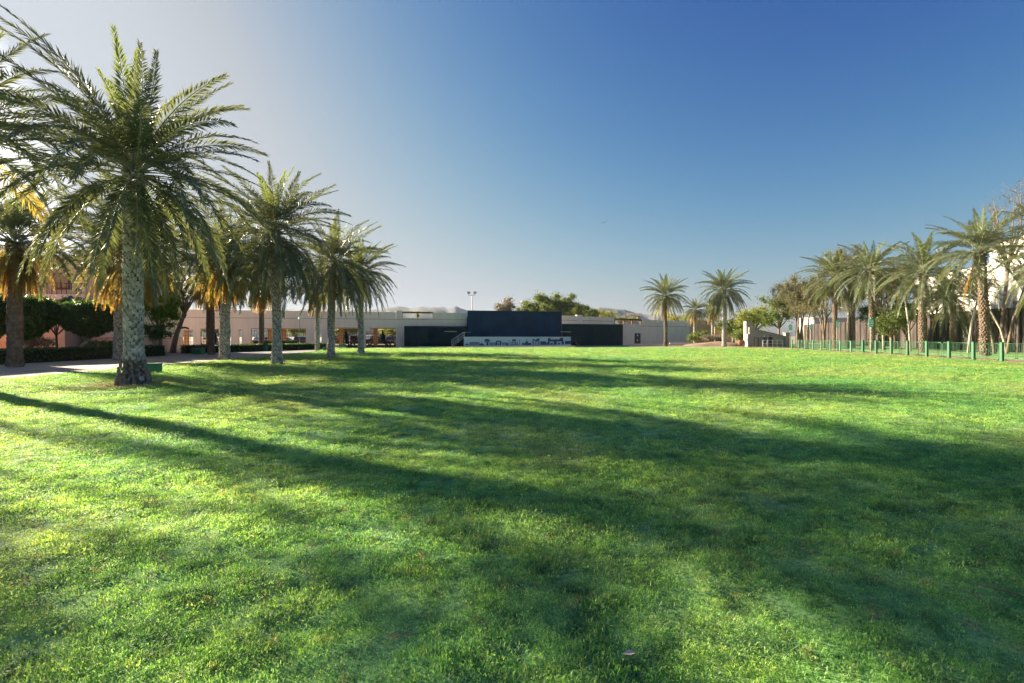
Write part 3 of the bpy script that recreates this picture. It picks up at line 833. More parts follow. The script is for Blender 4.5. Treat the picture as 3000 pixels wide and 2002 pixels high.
# behind the stage
GT = 'trees rising behind the stage'
tree('leafy_tree', 'greyish dry tree behind the left part of the stage screen', WX(1478, 118), 118, WZ(862, 118), 5, 2.6, 3.4, L_GREY, 6000, .34, 31, .25, limbs=9, clump=1.0, group=GT)
tree('leafy_tree', 'tallest green tree with pointed crown behind the stage screen', WX(1625, 112), 112, WZ(848, 112), 4, 5.6, 5.2, L_GREEN, 30000, .36, 32, .4, limbs=12, clump=1.35, group=GT)
tree('leafy_tree', 'green tree left of the tallest one behind the stage screen', WX(1560, 113), 113, WZ(876, 113), 4, 4.2, 3.8, L_GREEN, 16000, .34, 33, .3, limbs=10, clump=1.1, group=GT)
tree('leafy_tree', 'loose green tree falling away right of the tallest one', WX(1685, 108), 108, WZ(886, 108), 3.5, 3.6, 3.2, L_GREEN, 14000, .32, 34, .3, limbs=10, clump=1.0, group=GT)
tree('leafy_tree', 'small bushy tree above the wall right of the stage', WX(1728, 105), 105, WZ(897, 105), 3, 2.6, 2.4, L_GREEN, 10000, .3, 35, .25, limbs=8, clump=.9, group=GT)
tree('leafy_tree', 'lowest dark tree just above the wall right of the stage', WX(1775, 116), 116, WZ(908, 116), 3, 3.4, 1.9, L_YEL, 5000, .32, 36, .2, limbs=8, clump=.9, group=GT)
tree('leafy_tree', 'pale tree crown over the planted roof opening at the right', WX(1840, 118), 118, WZ(912, 118), 3, 3.0, 2.0, L_GREY, 3500, .3, 37, .2, limbs=8, clump=.8, group=GT)
# right side
GW = 'wispy grey green trees behind the right palms'
tree('wispy_tree', 'drooping olive tree left of the right palm row above the sign', WX(2340, 66), 66, WZ(800, 66), 4.5, 3.4, 3.6, L_OLIVE, 30000, .20, 41, .16, limbs=14, clump=.85, droop=1.0, stems=3, group=GW, aspect=.25)
tree('wispy_tree', 'tall wispy tree topping the right row behind two palms', WX(2492, 64), 64, WZ(694, 64), 6.5, 3.8, 4.2, L_OLIVE, 28000, .20, 42, .18, limbs=13, clump=.85, droop=.7, stems=3, group=GW, aspect=.25)
tree('wispy_tree', 'thin grey tree between the second and third right palms', WX(2625, 58), 58, WZ(738, 58), 5.5, 3.2, 3.2, L_OLIVE, 18000, .18, 43, .13, limbs=12, clump=.7, droop=.5, stems=3, group=GW, aspect=.25)
tree('wispy_tree', 'drooping olive tree behind the first right palm', WX(2415, 62), 62, WZ(790, 62), 4.0, 2.8, 3.0, L_OLIVE, 20000, .18, 44, .14, limbs=11, clump=.7, droop=.9, stems=3, group=GW, aspect=.25)
tree('wispy_tree', 'grey green tree crown between the two middle right palms', WX(2585, 63), 63, WZ(765, 63), 5.0, 3.3, 3.4, L_OLIVE, 22000, .19, 241, .15, limbs=13, clump=.8, droop=.7, stems=3, group=GW, aspect=.25)
tree('wispy_tree', 'grey green tree in front of the white house left end', WX(2735, 60), 60, WZ(800, 60), 4.5, 2.6, 2.8, L_OLIVE, 12000, .18, 242, .13, limbs=11, clump=.7, droop=.7, stems=2, group=GW, aspect=.25)
tree('bushy_tree', 'dark green bushy tree by the black fence end', WX(2560, 60), 60, WZ(880, 60), 1.6, 1.9, 2.3, L_TOPIARY, 7000, .16, 45, .14, limbs=9, clump=.7, droop=.3)
tree('bushy_tree', 'fresh green bush hanging right of the nearest sign', WX(2610, 52), 52, WZ(895, 52), 1.4, 1.6, 1.7, L_GREEN, 8000, .16, 46, .12, limbs=9, clump=.6, droop=.5)
tree('bushy_tree', 'dark tree mass left of the reed screen', WX(2655, 57), 57, WZ(858, 57), 1.6, 1.8, 2.8, L_TOPIARY, 6000, .17, 47, .15, limbs=9, clump=.6)
tree('broad_tree', 'dark green broad tree behind the white stair wall', WX(2282, 80), 80, WZ(865, 80), 2.8, 3.3, 3.0, L_GREEN, 11000, .25, 48, .22, limbs=11, clump=.95)
tree('yellow_tree', 'yellow green tree above the stair pillar', WX(2212, 88), 88, WZ(888, 88), 2.4, 3.6, 2.8, L_YEL, 10000, .25, 49, .2, limbs=11, clump=1.0)
tree('broad_tree', 'dark green tree filling the gap behind the stair palm', WX(2150, 95), 95, WZ(925, 95), 2.0, 3.4, 2.4, L_GREEN, 9000, .27, 50, .2, limbs=10, clump=1.0)
tree('yellow_tree', 'yellowish tree behind the end of the back wall', WX(1995, 118), 118, WZ(915, 118), 3, 4.0, 2.2, L_YEL, 6000, .3, 51, .2, limbs=9, clump=1.0)
tree('bare_tree', 'leafless tree with forked twigs standing against the sky at the right edge', WX(2930, 47), 47, WZ(515, 47), 8.5, 3.3, 4.0, L_OLIVE, 900, .13, 52, .17, limbs=9, clump=.7, bare=True, lean=(.8, 0), bark=MAT_TRUNK)
GS = 'slim leaning trunks before the reed screen'
for i, (xs, Z, ln, hh, lab) in enumerate([(2742 + 95, 44, .9, 6.5, 'slim pale tree stem just left of the tall thick palm'), (2915, 42, -1.5, 6.2, 'slim pale tree leaning left beside the tall thick palm'),
                          (2950, 44, -1.9, 5.6, 'dark thin tree leaning strongly left at the right edge'), (2950, 43, 1.6, 7.6, 'thin tree leaning right against the white house'), (2668, 50, -.6, 7.0, 'slim pale stem left of the thick palm before the reed screen')]):
    tree('thin_tree', lab, WX(xs, Z), Z, hh + 1.5, hh * .8, 1.5, 1.3, L_OLIVE, 900, .14, 60 + i, .10, MAT_TRUNKW if i % 2 == 0 else MAT_TRUNK, limbs=6, clump=.5, droop=.3, lean=(ln, 0), group=GS, aspect=.3)
for i, (xs, Z) in enumerate([(2335, 62), (2352, 66), (2365, 60), (2415, 61), (2480, 58), (2590, 55)]):
    tree('thin_tree', ['straight dark stem behind the first sign', 'straight dark stem between the first and second signs', 'slightly leaning dark stem by the second sign', 'straight stem between the second and third signs', 'pale stem between the two left palms', 'pale stem right of the nearest sign'][i],
         WX(xs, Z), Z, 6.2, 4.4, 1.5, 1.2, L_OLIVE, 1200, .16, 80 + i, .12, MAT_TRUNK if i < 4 else MAT_TRUNKW, limbs=6, clump=.6, droop=.8, lean=(.25 * (-1) ** i, 0), group='stems under the wispy trees', aspect=.3)

# ---------------------------------------------------------------- back arcade building
A0 = Vector((-3.9, 77.0)); TH = R(14.5); DV = Vector((math.cos(TH), math.sin(TH)))
def u_at(xs, off=0.0):
    """distance along the wall where the photo column xs meets it (off = metres behind its face)"""
    k = (xs - HX) / F
    nv = Vector((-DV.y, DV.x)) * off
    ax, ay = A0.x + nv.x, A0.y + nv.y
    return (k * ay - ax) / (DV.x - k * DV.y)
def depth(u_): return A0.y + DV.y * u_
bld = empty('arcade_building', (A0.x, A0.y, 0), 'long pale rendered arcade wall closing the far end of the lawn', 'building', None, TH)
TK = .45   # wall thickness
def zy(ys, xs): return WZ(ys, depth(u_at(xs)))
OPEN = [  # source x0, x1, top y
    (478, 566, 966), (587, 677, 963), (699, 708, 966), (735, 896, 962), (936, 942, 968), (980, 1052, 960), (1071, 1084, 971), (1085, 1160, 961)]
H1 = 5.25
spans = [(u_at(a), u_at(b_), zy(y, (a + b_) / 2)) for a, b_, y in OPEN]
cur = u_at(330)
u_end = u_at(1372)
for a, b_, zt in spans:
    if a - cur > .05:
        MB().box(cur, a, 0, TK, -.1, 3.05).build('pier', MAT_WALL, bld)
    MB().box(a, b_, 0, TK, zt, 3.05).build('lintel', MAT_WALL, bld)
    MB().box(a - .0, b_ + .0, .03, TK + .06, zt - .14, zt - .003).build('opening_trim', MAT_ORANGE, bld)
    cur = b_
MB().box(cur, u_at(1700), 0, TK, -.1, 3.05).build('pier', MAT_WALL, bld)
us = u_at(330)
MB().box(us, u_end + 12, -.0, TK, 3.053, 4.12).build('upper_wall', MAT_WALL, bld)
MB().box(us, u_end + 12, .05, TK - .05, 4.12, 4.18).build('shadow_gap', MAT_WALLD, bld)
# parapet with a gap for the planted opening
pw0, pw1 = u_at(1178), u_at(1269)
MB().box(us, pw0 - .95, .02, TK, 4.18, H1 - .02).build('parapet', MAT_WALL, bld)
MB().box(pw0 - .9, pw0, -.06, TK + .1, 4.18, H1 + .25).build('parapet_pillar', MAT_WALL, bld)
MB().box(pw0, pw1, .02, TK, 4.18, 4.35).build('parapet', MAT_WALL, bld)
MB().box(pw0, pw1, .0, TK + .05, H1 - .12, H1 + .08).build('timber_beam', MAT_FRAMEB, bld)
for q in (0, .5, 1):
    x = pw0 + (pw1 - pw0) * q
    MB().box(x - .07, x + .07, .05, .3, 4.35, H1 - .12).build('timber_post', MAT_FRAMEB, bld)
V, Q = leaf_cloud([(pw0 + (pw1 - pw0) * q, .4, H1 - .02) for q in np.linspace(.05, .95, 12)] + [(pw0 + (pw1 - pw0) * .5, .3, 4.75)], [.26] * 12 + [.42], 2600, .14, 5)
link('climbing_plant', np_mesh('climbing_plant', V, Q, mats=[L_GREEN]), bld)
MB().box(pw1, u_end + 12, .02, TK, 4.18, H1 - .02).build('parapet', MAT_WALL, bld)
MB().box(u_at(640), u_at(668), .8, 3.8, 5.1, 5.75).build('roof_block', MAT_WALL, bld)
# roof slab of the arcade, rear beam and rear columns; slab and columns carry painted warm light
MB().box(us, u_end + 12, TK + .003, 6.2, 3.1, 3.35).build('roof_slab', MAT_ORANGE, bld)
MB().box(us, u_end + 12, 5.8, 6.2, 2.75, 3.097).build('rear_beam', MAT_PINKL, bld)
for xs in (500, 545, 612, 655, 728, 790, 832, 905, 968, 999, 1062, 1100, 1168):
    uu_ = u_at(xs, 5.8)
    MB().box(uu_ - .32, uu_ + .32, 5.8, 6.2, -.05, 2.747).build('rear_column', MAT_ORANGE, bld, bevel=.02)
# thin string line on piers
for a, b_ in ((567, 586), (709, 734), (898, 935), (943, 979), (1161, 1183)):
    MB().box(u_at(a), u_at(b_), -.03, -.003, 1.9, 1.97).build('string_course', MAT_WALL, bld)
for xs in (1368, 1377):
    pass
# right part of the wall beyond the stage
B0 = Vector((WX(1640, 84.5), 84.5)); B1 = Vector((WX(2022, 103), 103))
ang2 = math.atan2(B1.y - B0.y, B1.x - B0.x); L2 = (B1 - B0).length
w2 = empty('boundary_wall', (B0.x, B0.y, 0), 'pale rendered wall running back to the right of the stage', 'wall', None, ang2)
def u2(xs):
    k = (xs - HX) / F; d = (B1 - B0) / L2
    return (k * B0.y - B0.x) / (d.x - k * d.y)
def z2(ys, xs): return WZ(ys, B0.y + (B1 - B0).y / L2 * u2(xs))
s1, s2, s3 = u2(1690), u2(1800), u2(1880)
MB().box(-3, s1, 0, .4, -.1, z2(925, 1660)).build('wall', MAT_WALL, w2)
MB().box(s1, s1 + 1.3, -.06, .46, -.1, z2(923, 1696)).build('wall_pillar', MAT_WALL, w2)
MB().box(s1 + 1.3, s2, 0, .4, -.1, z2(929, 1760)).build('wall', MAT_WALL, w2)
MB().box(s2, s3, 0, .4, -.1, z2(950, 1840)).build('wall', MAT_WALL, w2)
zt = z2(935, 1840)
MB().box(s2, s3, -.03, .45, zt - .25, zt).build('timber_beam', MAT_FRAMEB, w2)
for q in (.02, .35, .65, .98):
    x = s2 + (s3 - s2) * q
    MB().box(x - .08, x + .08, .05, .3, z2(950, 1840), zt - .25).build('timber_post', MAT_FRAMEB, w2)
V, Q = leaf_cloud([(s2 + (s3 - s2) * q, .2, zt) for q in np.linspace(.03, .97, 14)], [.3] * 14, 2400, .18, 6)
link('climbing_plant', np_mesh('climbing_plant', V, Q, mats=[L_GREEN]), w2)
MB().box(s3, L2, 0, .4, -.1, z2(939, 1960)).build('wall', MAT_WALL, w2)
MB().box(-3, s2, -.02, 0.0, z2(941, 1740) , z2(941, 1740) + .07).build('string_course', MAT_WALLD, w2)
MB().box(s3, L2, -.02, 0.0, z2(957, 1940), z2(957, 1940) + .07).build('string_course', MAT_WALLD, w2)
dx0, dx1 = u2(1859), u2(1876)
MB().box(dx0, dx1, -.06, -.005, 0.1, z2(977, 1867)).build('door', MAT_IRON, w2)
MB().box((dx0 + dx1) / 2 - .14, (dx0 + dx1) / 2 + .1, -.075, -.062, z2(985, 1867), z2(981, 1867)).build('notice', MAT_SIGNW, w2)
MB().box((dx0 + dx1) / 2 - .2, (dx0 + dx1) / 2 + .05, -.075, -.062, z2(1000, 1867), z2(995, 1867)).build('notice', MAT_SIGNW, w2)
# ochre return wall
w3 = empty('end_wall', (B1.x, B1.y, 0), 'ochre tinted end wall behind the planting at the far right', 'wall', None, -.15)
MB().box(0.01, 4.2, 0, .4, -.1, 4.9).build('wall', MAT_ORANGE, w3)
MB().box(5.5, 9.0, 2.0, 2.4, -.1, 3.6).build('wall', MAT_ORANGE, w3)

# iron grilles in the openings
def grille(label, xa, xb, top, group):
    a, b_ = u_at(xa), u_at(xb)
    o = empty('iron_grille', (A0.x + DV.x * a, A0.y + DV.y * a, 0), label, 'grille', group, TH)
    w_ = b_ - a
    n = max(3, int(w_ / .30))
    bar = MB().box(-.017, .017, .18, .215, .08, top).mesh('bar', MAT_IRON)
    for i in range(n + 1):
        link('bar', bar, o, (w_ * i / n, 0, 0))
    rail = MB().box(0, w_, .165, .178, -.02, .02).mesh('rail', MAT_IRON)
    for z in (.2, top * .34, top * .52, top * .7, top - .12):
        link('rail', rail, o, (0, 0, z))
    return o
for xa, xb, tp, lab in ((479, 565, 2.3, 'iron grille in the leftmost arcade opening'), (588, 676, 2.3, 'iron grille in the second arcade opening behind the reddish palm'),
                        (737, 895, 2.45, 'wide iron grille in the largest arcade opening'), (981, 1051, 2.3, 'iron grille between the last two lawn palms'), (1072, 1159, 2.1, 'iron grille nearest the stage')):
    grille(lab, xa, xb, tp, 'black grilles in the arcade openings')

# ---------------------------------------------------------------- cars and parasols behind the arcade
def car(label, X, Y, rz, paint, suv=False):
    o = empty('parked_car', (X, Y, 0), label, 'car', 'cars parked behind the arcade', rz)
    h = 1.75 if suv else 1.45; L = 4.5
    prof = [(-2.2, .35), (-2.25, .75), (-2.15, .95), (-1.75 if suv else -1.55, 1.0), (-1.6 if suv else -1.0, h - .05), (-.9, h), (.5, h - .03), (1.1, 1.02), (1.95, .9), (2.22, .7), (2.25, .38), (1.75, .3), (-1.75, .3)]
    MB().prism(prof, -.86, .86).build('body', paint, o, bevel=.06)
    gl = MB()
    for y0, y1 in ((-.875, -.862), (.862, .875)):
        gl.prism([(-1.4 if suv else -.95, 1.03), (-1.35 if suv else -.85, h - .12), (-.35, h - .1), (-.35, 1.03)], y0, y1)
        gl.prism([(-.28, 1.03), (-.28, h - .1), (.42, h - .12), (.95, 1.03)], y0, y1)
    gl.build('side_window', MAT_GLASS, o)
    MB().add([(.60, -.7, h - .09), (.60, .7, h - .09), (1.12, .72, 1.06), (1.12, -.72, 1.06)], [(0, 1, 2, 3)]).build('windscreen', MAT_GLASS, o)
    for sx in (-1.35, 1.4):
        for sy in (-.80, .80):
            wl = MB(); wl.tube([(sx, sy - .11, .33), (sx, sy + .11, .33)], [.33, .33], 16)
            wo_ = wl.build('wheel', MAT_TYRE, o)
            MB().tube([(sx, sy - .125, .33), (sx, sy + .125, .33)], [.19, .19], 12).build('rim', MAT_STEEL, wo_)
    for sy in (-.62, .62):
        MB().box(2.2, 2.262, sy - .18, sy + .18, .62, .76).build('headlight', MAT_SIGNW, o)
        MB().box(-2.262, -2.2, sy - .16, sy + .16, .7, .86).build('tail_light', M('red_lamp' , (.4, .02, .02), .3), o)
    return o
PB = M('blue_car_paint', (0.03, 0.09, 0.32), 0.25, .05, spec=.7); PK = M('black_car_paint', (0.015, 0.016, 0.02), 0.2, .05, spec=.7)
PW = M('white_car_paint', (0.7, 0.7, 0.7), 0.25, .03, spec=.7); PS = M('silver_car_paint', (0.32, 0.34, 0.36), 0.3, .05, metal=.4)
def at_back(xs, off):
    u_ = u_at(xs, off); nv = Vector((-DV.y, DV.x))
    return A0.x + DV.x * u_ + nv.x * off, A0.y + DV.y * u_ + nv.y * off
for lab, xs, off, rz, pm, sv in (('blue car seen through the largest arcade grille', 832, 9.5, TH, PB, False), ('dark car at the right end of the largest grille', 884, 9.0, TH + 1.4, PK, False),
                         ('black off-road car left of the pointed parasol', 1000, 9.0, TH + 1.3, PK, True), ('black high car behind the last lawn palm', 1048, 9.0, TH + 1.45, PK, True),
                         ('dark low car in the opening nearest the stage', 1108, 9.0, TH, PK, False), ('dark car right of the last parasol', 1150, 9.8, TH + 1.3, PK, False),
                         ('white car behind the second arcade opening', 620, 10.0, TH, PW, False), ('silver car behind the leftmost arcade opening', 500, 10.0, TH + .1, PS, False), ('silver car left in the largest opening', 768, 11.0, TH + 1.4, PS, False),
                         ('white van-like car behind the stub of wall near the stage', 1078, 13.0, TH + 1.4, PW, True)):
    x, y = at_back(xs, off)
    car(lab, x, y, rz, pm, sv)
def parasol(label, xs, off):
    x, y = at_back(xs, off)
    o = empty('closed_parasol', (x, y, 0), label, 'parasol', 'closed dark parasols in the arcade')
    MB().tube([(0, 0, 0), (0, 0, 2.5)], [.03, .03], 8).build('pole', MAT_IRON, o)
    MB().box(-.3, .3, -.3, .3, 0, .1).build('base', MAT_IRON, o)
    MB().tube([(.05, 0, .35), (.1, 0, .7), (.06, 0, 1.4), (-.05, 0, 2.05), (-.2, 0, 2.55)], [.22, .36, .33, .17, .02], 10).build('folded_canopy', MAT_NAVYD, o, smooth=True)
parasol('closed dark parasol between the last two lawn palms', 1014, 3.0)
parasol('closed dark parasol in the opening nearest the stage', 1122, 3.0)
parasol('closed dark parasol in the second arcade opening', 628, 3.0)
# things across the car park
o = empty('far_house', (-46, 122, 0), 'pinkish low house beyond the car park', 'building')
MB().box(0, 30, 0, 8, 0, 3.4).build('wall', MAT_PINKL, o)
MB().box(-.3, 30.3, -.3, 8.3, 3.4, 3.7).build('roof', MAT_ORANGE, o)
for i in range(8):
    f_ = MB().box(1.5 + i * 3.6, 3.1 + i * 3.6, -.05, -.003, .9, 2.3).build('window', MAT_GLASS, o)
o = empty('far_house', (-12, 124, 0), 'pale low house beyond the car park behind the stage end of the arcade', 'building')
MB().box(0, 18, 0, 8, 0, 3.2).build('wall', MAT_WALL, o)
MB().box(-.3, 18.3, -.3, 8.3, 3.2, 3.5).build('roof', MAT_PINK, o)
for i in range(5):
    MB().box(1.5 + i * 3.4, 3.1 + i * 3.4, -.05, -.003, .9, 2.2).build('window', MAT_GLASS, o)
GC = 'trees across the car park'
for i, (X, Y, lab) in enumerate([(-62, 100, 'green tree across the car park behind the left openings'), (-48, 106, 'yellow green tree across the car park behind the largest opening'), (-36, 104, 'low green tree across the car park, middle'), (-27, 108, 'green tree across the car park behind the parasols')]):
    tree('car_park_tree', lab, X, Y, 4.2, 1.3, 3.2, 1.5, [L_GREEN, L_YEL][i % 2], 4500, .3, 90 + i, .15, limbs=9, clump=.9, group=GC)

# lamp post before the arcade
def lamp(label, X, Y, h):
    o = empty('lamp_post', (X, Y, 0), label, 'lamp post')
    MB().tube([(0, 0, 0), (0, 0, .5), (0, 0, .55), (0, 0, h)], [.11, .09, .045, .035], 10).build('post', MAT_GREENL, o)
    MB().ellipsoid((0, 0, h + .18), (.17, .17, .2)).build('globe', MAT_SIGNW, o, smooth=True)
    MB().tube([(0, 0, h), (0, 0, h + .06)], [.1, .14], 10).build('collar', MAT_IRON, o)
lamp('slim green lamp post in front of the largest arcade opening', WX(878, 61), 61, 3.6)
# flood light mast behind the stage
Z = 95
o = empty('floodlight_mast', (WX(1382.5, Z), Z, 0), 'floodlight mast with twin lamps rising behind the stage screen', 'light mast')
zt = WZ(866, Z)
MB().tube([(0, 0, 0), (0, 0, zt)], [.14, .09], 10).build('mast', MAT_STEEL, o)
MB().box(-.72, .72, -.05, .05, zt, zt + .09).build('crossbar', MAT_STEEL, o)
for sx in (-.62, .62):
    lm = MB().box(sx - .05, sx + .05, -.04, .04, zt + .09, zt + .35).box(sx - .3, sx + .3, -.22, .12, zt + .35, zt + .75).build('floodlight', MAT_IRON, o, bevel=.03)
    MB().box(sx - .25, sx + .25, -.235, -.225, zt + .4, zt + .7).build('lens', MAT_STEEL, lm)

# ---------------------------------------------------------------- stage
SA = Vector((WX(1359, 71.0), 71.0)); SB = Vector((WX(1672, 75.5), 75.5))
sang = math.atan2(SB.y - SA.y, SB.x - SA.x); SL = (SB - SA).length
stage = empty('open_air_stage', (SA.x, SA.y, 0), 'low stage with pale skyline mural front below a tall navy screen', 'stage', None, sang)
SH = 1.40
def su(xs, off=0.0):
    k = (xs - HX) / F; d = (SB - SA) / SL; nv = Vector((-d.y, d.x)) * off
    ax, ay = SA.x + nv.x, SA.y + nv.y
    return (k * ay - ax) / (d.x - k * d.y)
def sz(ys, xs, off=0.0):
    d = (SB - SA) / SL; nv = Vector((-d.y, d.x)) * off
    return WZ(ys, SA.y + nv.y + d.y * su(xs, off))
MB().box(0, SL, 0, .12, 0.02, SH).build('front_board', MAT_MURALBG, stage)
MB().box(0.02, SL - .02, .122, 6.0, 0, SH - .06).build('deck', MAT_NAVYD, stage)
MB().box(-.03, SL + .03, -.05, .2, SH + .003, SH + .06).build('edge_trim', MAT_SIGNW, stage)
# tall screen built of cloth panels, 3 rows
x0, x1 = su(1369, 3.4), su(1646, 3.4)
ztop = sz(911.5, 1500, 3.4)
cols, rows_ = 7, 3
pz0 = SH - .05
pw = (x1 - x0) / cols; phh = (ztop - pz0) / rows_
pm = MB().box(.006, pw - .006, 3.4, 3.52, .006, phh - .006).mesh('screen_panel', MAT_NAVY)
for i in range(cols):
    for j in range(rows_):
        link('screen_panel', pm, stage, (x0 + i * pw, random.uniform(-.012, .012), pz0 + j * phh))
MB().box(x0 + .02, x1 - .02, 3.54, 3.9, 0, ztop - .03).build('screen_frame', MAT_NAVYD, stage)
# wing boards
def wing(label, xa, xb, ya, off, n):
    a, b_ = su(xa, off), su(xb, off)
    z = sz(ya, (xa + xb) / 2, off)
    o = empty('wing_screen', (SA.x, SA.y, 0), label, 'screen wall', 'dark wing screens either side of the stage', sang)
    w_ = (b_ - a) / n
    me = MB().box(.005, w_ - .005, off, off + .1, 0.0, z).mesh('board', MAT_NAVYD)
    for i in range(n):
        link('board', me, o, (a + i * w_, random.uniform(-.008, .008), 0))
    MB().box(a, b_, off + .13, off + .2, z - .12, z - .02).build('rail', MAT_IRON, o)
wing('dark teal wing screen left of the stage', 1184, 1368, 956, 3.0, 8)
wing('dark teal wing screen right of the stage', 1647, 1825, 950, 3.0, 8)
# mural silhouettes (plain generic skyline), thin painted shapes on the board
def mural(polys):
    for p in polys:
        mb = MB(); mb.prism([(su(x), sz(y, x)) for x, y in p], -.014, -.003)
        mb.build('mural_figure', MAT_MURAL, stage)
def rect(a, b_, y0, y1): return [(a, y1), (b_, y1), (b_, y0), (a, y0)]
def dome(cx, r, yb, h=None, n=9):
    h = h or r
    return [(cx - r, yb), (cx + r, yb)] + [(cx + r * math.cos(math.pi * i / (n - 1)), yb - h * math.sin(math.pi * i / (n - 1))) for i in range(1, n - 1)]
yb = 1012.5
P_ = [rect(1362, 1421, 1010.5, yb), [(1364, 1010.5), (1372, 1010.5), (1368, 1005.5)], rect(1376, 1404, 1004, 1006.5)]
P_ += [rect(1377 + i * 4.4, 1379.2 + i * 4.4, 1006.5, 1010.5) for i in range(7)] + [rect(1378 + i * 5, 1380.5 + i * 5, 1002.6, 1004) for i in range(6)]
P_ += [[(1404, 1010.5), (1418, 1010.5), (1411, 1005)]]
P_ += [dome(1427, 8.5, 999.5, 6.5), rect(1420, 1434, 1000.2, 1003), rect(1425, 1430, 1003, yb), rect(1424, 1431, 1008, 1010)]
P_ += [rect(1434 + i * 4, 1436.2 + i * 4, 1005.5, yb) for i in range(5)] + [rect(1433, 1453, 1004, 1005.5), rect(1453, 1457, 1000, yb), rect(1464, 1468, 1000, yb), rect(1453, 1468, 999, 1002.2), rect(1459, 1462, 1006, yb)]
P_ += [rect(1469, 1486, 1004.2, 1006)] + [rect(1470 + i * 4, 1472 + i * 4, 1006, yb - 1) for i in range(4)] + [rect(1483, 1488, 1006, yb)]
P_ += [rect(1490.5, 1491.6, 997, yb), rect(1521.2, 1522.3, 995, 1011), dome(1506, 6.5, 999.6, 6), rect(1499, 1513, 1001, 1002.2)]
P_ += [dome(1497 + i * 4.6, 1.9, 1005, 2) for i in range(5)] + [rect(1496 + i * 4.6, 1498 + i * 4.6, 1005.5, 1010) for i in range(5)] + [rect(1494, 1519, 1010, 1011.4)]
P_ += [rect(1542.2, 1543.4, 993, 1001), dome(1543, 4.5, 1004.5, 4.5), rect(1530, 1556, 1006, 1011.5), rect(1530, 1534, 1004.6, 1006), rect(1538, 1548, 1004.7, 1006), rect(1551, 1556, 1004.6, 1006)]
P_ += [rect(1560 + i * 2.9, 1561.8 + i * 2.9, 994, 1012) for i in (0, 1)] + [rect(1568, 1569.5, 998, 1012), rect(1572, 1573.6, 998, 1012), rect(1576.5, 1578.3, 993.5, 1012), rect(1579.5, 1580.8, 993.5, 1012), [(1559, 994), (1566, 994), (1570, 998), (1573, 992.5), (1581, 992), (1581, 994), (1576, 1000), (1570, 1001), (1564, 996)]]
P_ += [rect(1583, 1600, 1000.5, 1010.8), rect(1601, 1606, 1004, 1010.5), rect(1605, 1612, 991, 1001), rect(1640, 1650, 990, 1001), rect(1609, 1646, 996, 1001), rect(1605, 1610, 1001, 1010.5), rect(1622, 1631, 1001, 1010), rect(1645, 1652, 1001, 1009.5)]
P_ += [dome(1616, 4.6, 1010.3, 5.4), dome(1638, 4.6, 1009.6, 5.4), rect(1655, 1671.5, 999.5, 1008.6)]
P_ += [rect(1612 + i * 6, 1615.5 + i * 6, 994, 996) for i in range(5)]
mural(P_)
# steps at the stage ends
def steps(label, xs_in, xs_out, side):
    a = su(xs_in, .2); b_ = su(xs_out, .2)
    o = empty('stage_steps', (SA.x, SA.y, 0), label, 'steps', 'metal steps at the stage ends', sang)
    n = 6
    for i in range(n):
        x = b_ + (a - b_) * (i + .5) / n; z = SH * (i + 1) / n - .05
        MB().box(min(x - (a - b_) / n * .5, x + (a - b_) / n * .5), max(x - (a - b_) / n * .5, x + (a - b_) / n * .5), .3, 1.5, z - .05, z).build('tread', MAT_STEEL, o)
    for y in (.28, 1.52):
        rl = MB()
        for hgt in (.25, .6, 1.0):
            rl.tube([(b_, y, hgt), (a, y, SH + hgt - .25)], [.04, .04], 6)
        for q in (0, .5, 1):
            x = b_ + (a - b_) * q
            rl.tube([(x, y, SH * q * .9), (x, y, 1.0 + (SH - .25) * q)], [.045, .045], 6)
        rl.tube([(a, y, SH + .75), (a - side * 0.0 + (.9 if side > 0 else -.9), y, SH + .75)], [.03, .03], 6)
        rl.build('handrail', MAT_STEEL if side > 0 else MAT_IRON, o)
    MB().box(min(a, b_) - 1.0, min(a, b_) + .9, 2.2, 2.26, SH + .82, SH + .9).build('top_rail', MAT_STEEL, o)
steps('grey metal steps with handrails at the left end of the stage', 1361, 1327, 1)
steps('dark metal steps at the right end of the stage', 1672, 1700, -1)

# ---------------------------------------------------------------- left salmon house
YB = 42.0
hs = empty('salmon_house', (-48, YB, 0), 'salmon and off-white two storey house behind the clipped trees at the left', 'building')
def hx(xs, Z=YB): return WX(xs, Z) + 48
def hz(ys, Z=YB): return WZ(ys, Z)
MB().box(-8, hx(120), 0, 8, -.1, hz(999)).build('wall', MAT_PINK, hs)
MB().box(hx(120), hx(147), -1.2, 8, -.1, hz(905)).build('wall', MAT_PINK, hs)
MB().box(hx(147) + .003, hx(240), -1.6, 8, -.1, hz(905)).build('wall', MAT_PINKL, hs)
MB().box(hx(240) + .003, hx(258), .4, 8, -.1, hz(960)).build('doorway', MAT_IRON, hs)
MB().box(hx(258), hx(268), -.4, 8, -.1, hz(905)).build('pilaster', MAT_PINK, hs)
MB().box(hx(268) + .003, hx(352), -.2, 8, -.1, hz(988)).build('wall', MAT_PINKL, hs)
MB().box(hx(285), hx(352), .1, 8, hz(988) + .003, hz(740)).build('upper_wall', MAT_WALL, hs)
MB().box(hx(285), hx(352), .06, .097, hz(899), hz(896)).build('string_course', MAT_WALLD, hs)
MB().box(-8, hx(285) - .003, -.9, 8, hz(880), hz(865)).build('balcony_slab', MAT_WALL, hs)
MB().box(-8, hx(285) - .003, 1.2, 8, hz(865) + .003, hz(740)).build('upper_wall', MAT_PINKL, hs)
MB().box(-8, hx(120) - .003, .4, 8, hz(999) + .003, hz(880) - .003).build('wall', MAT_PINKL, hs)
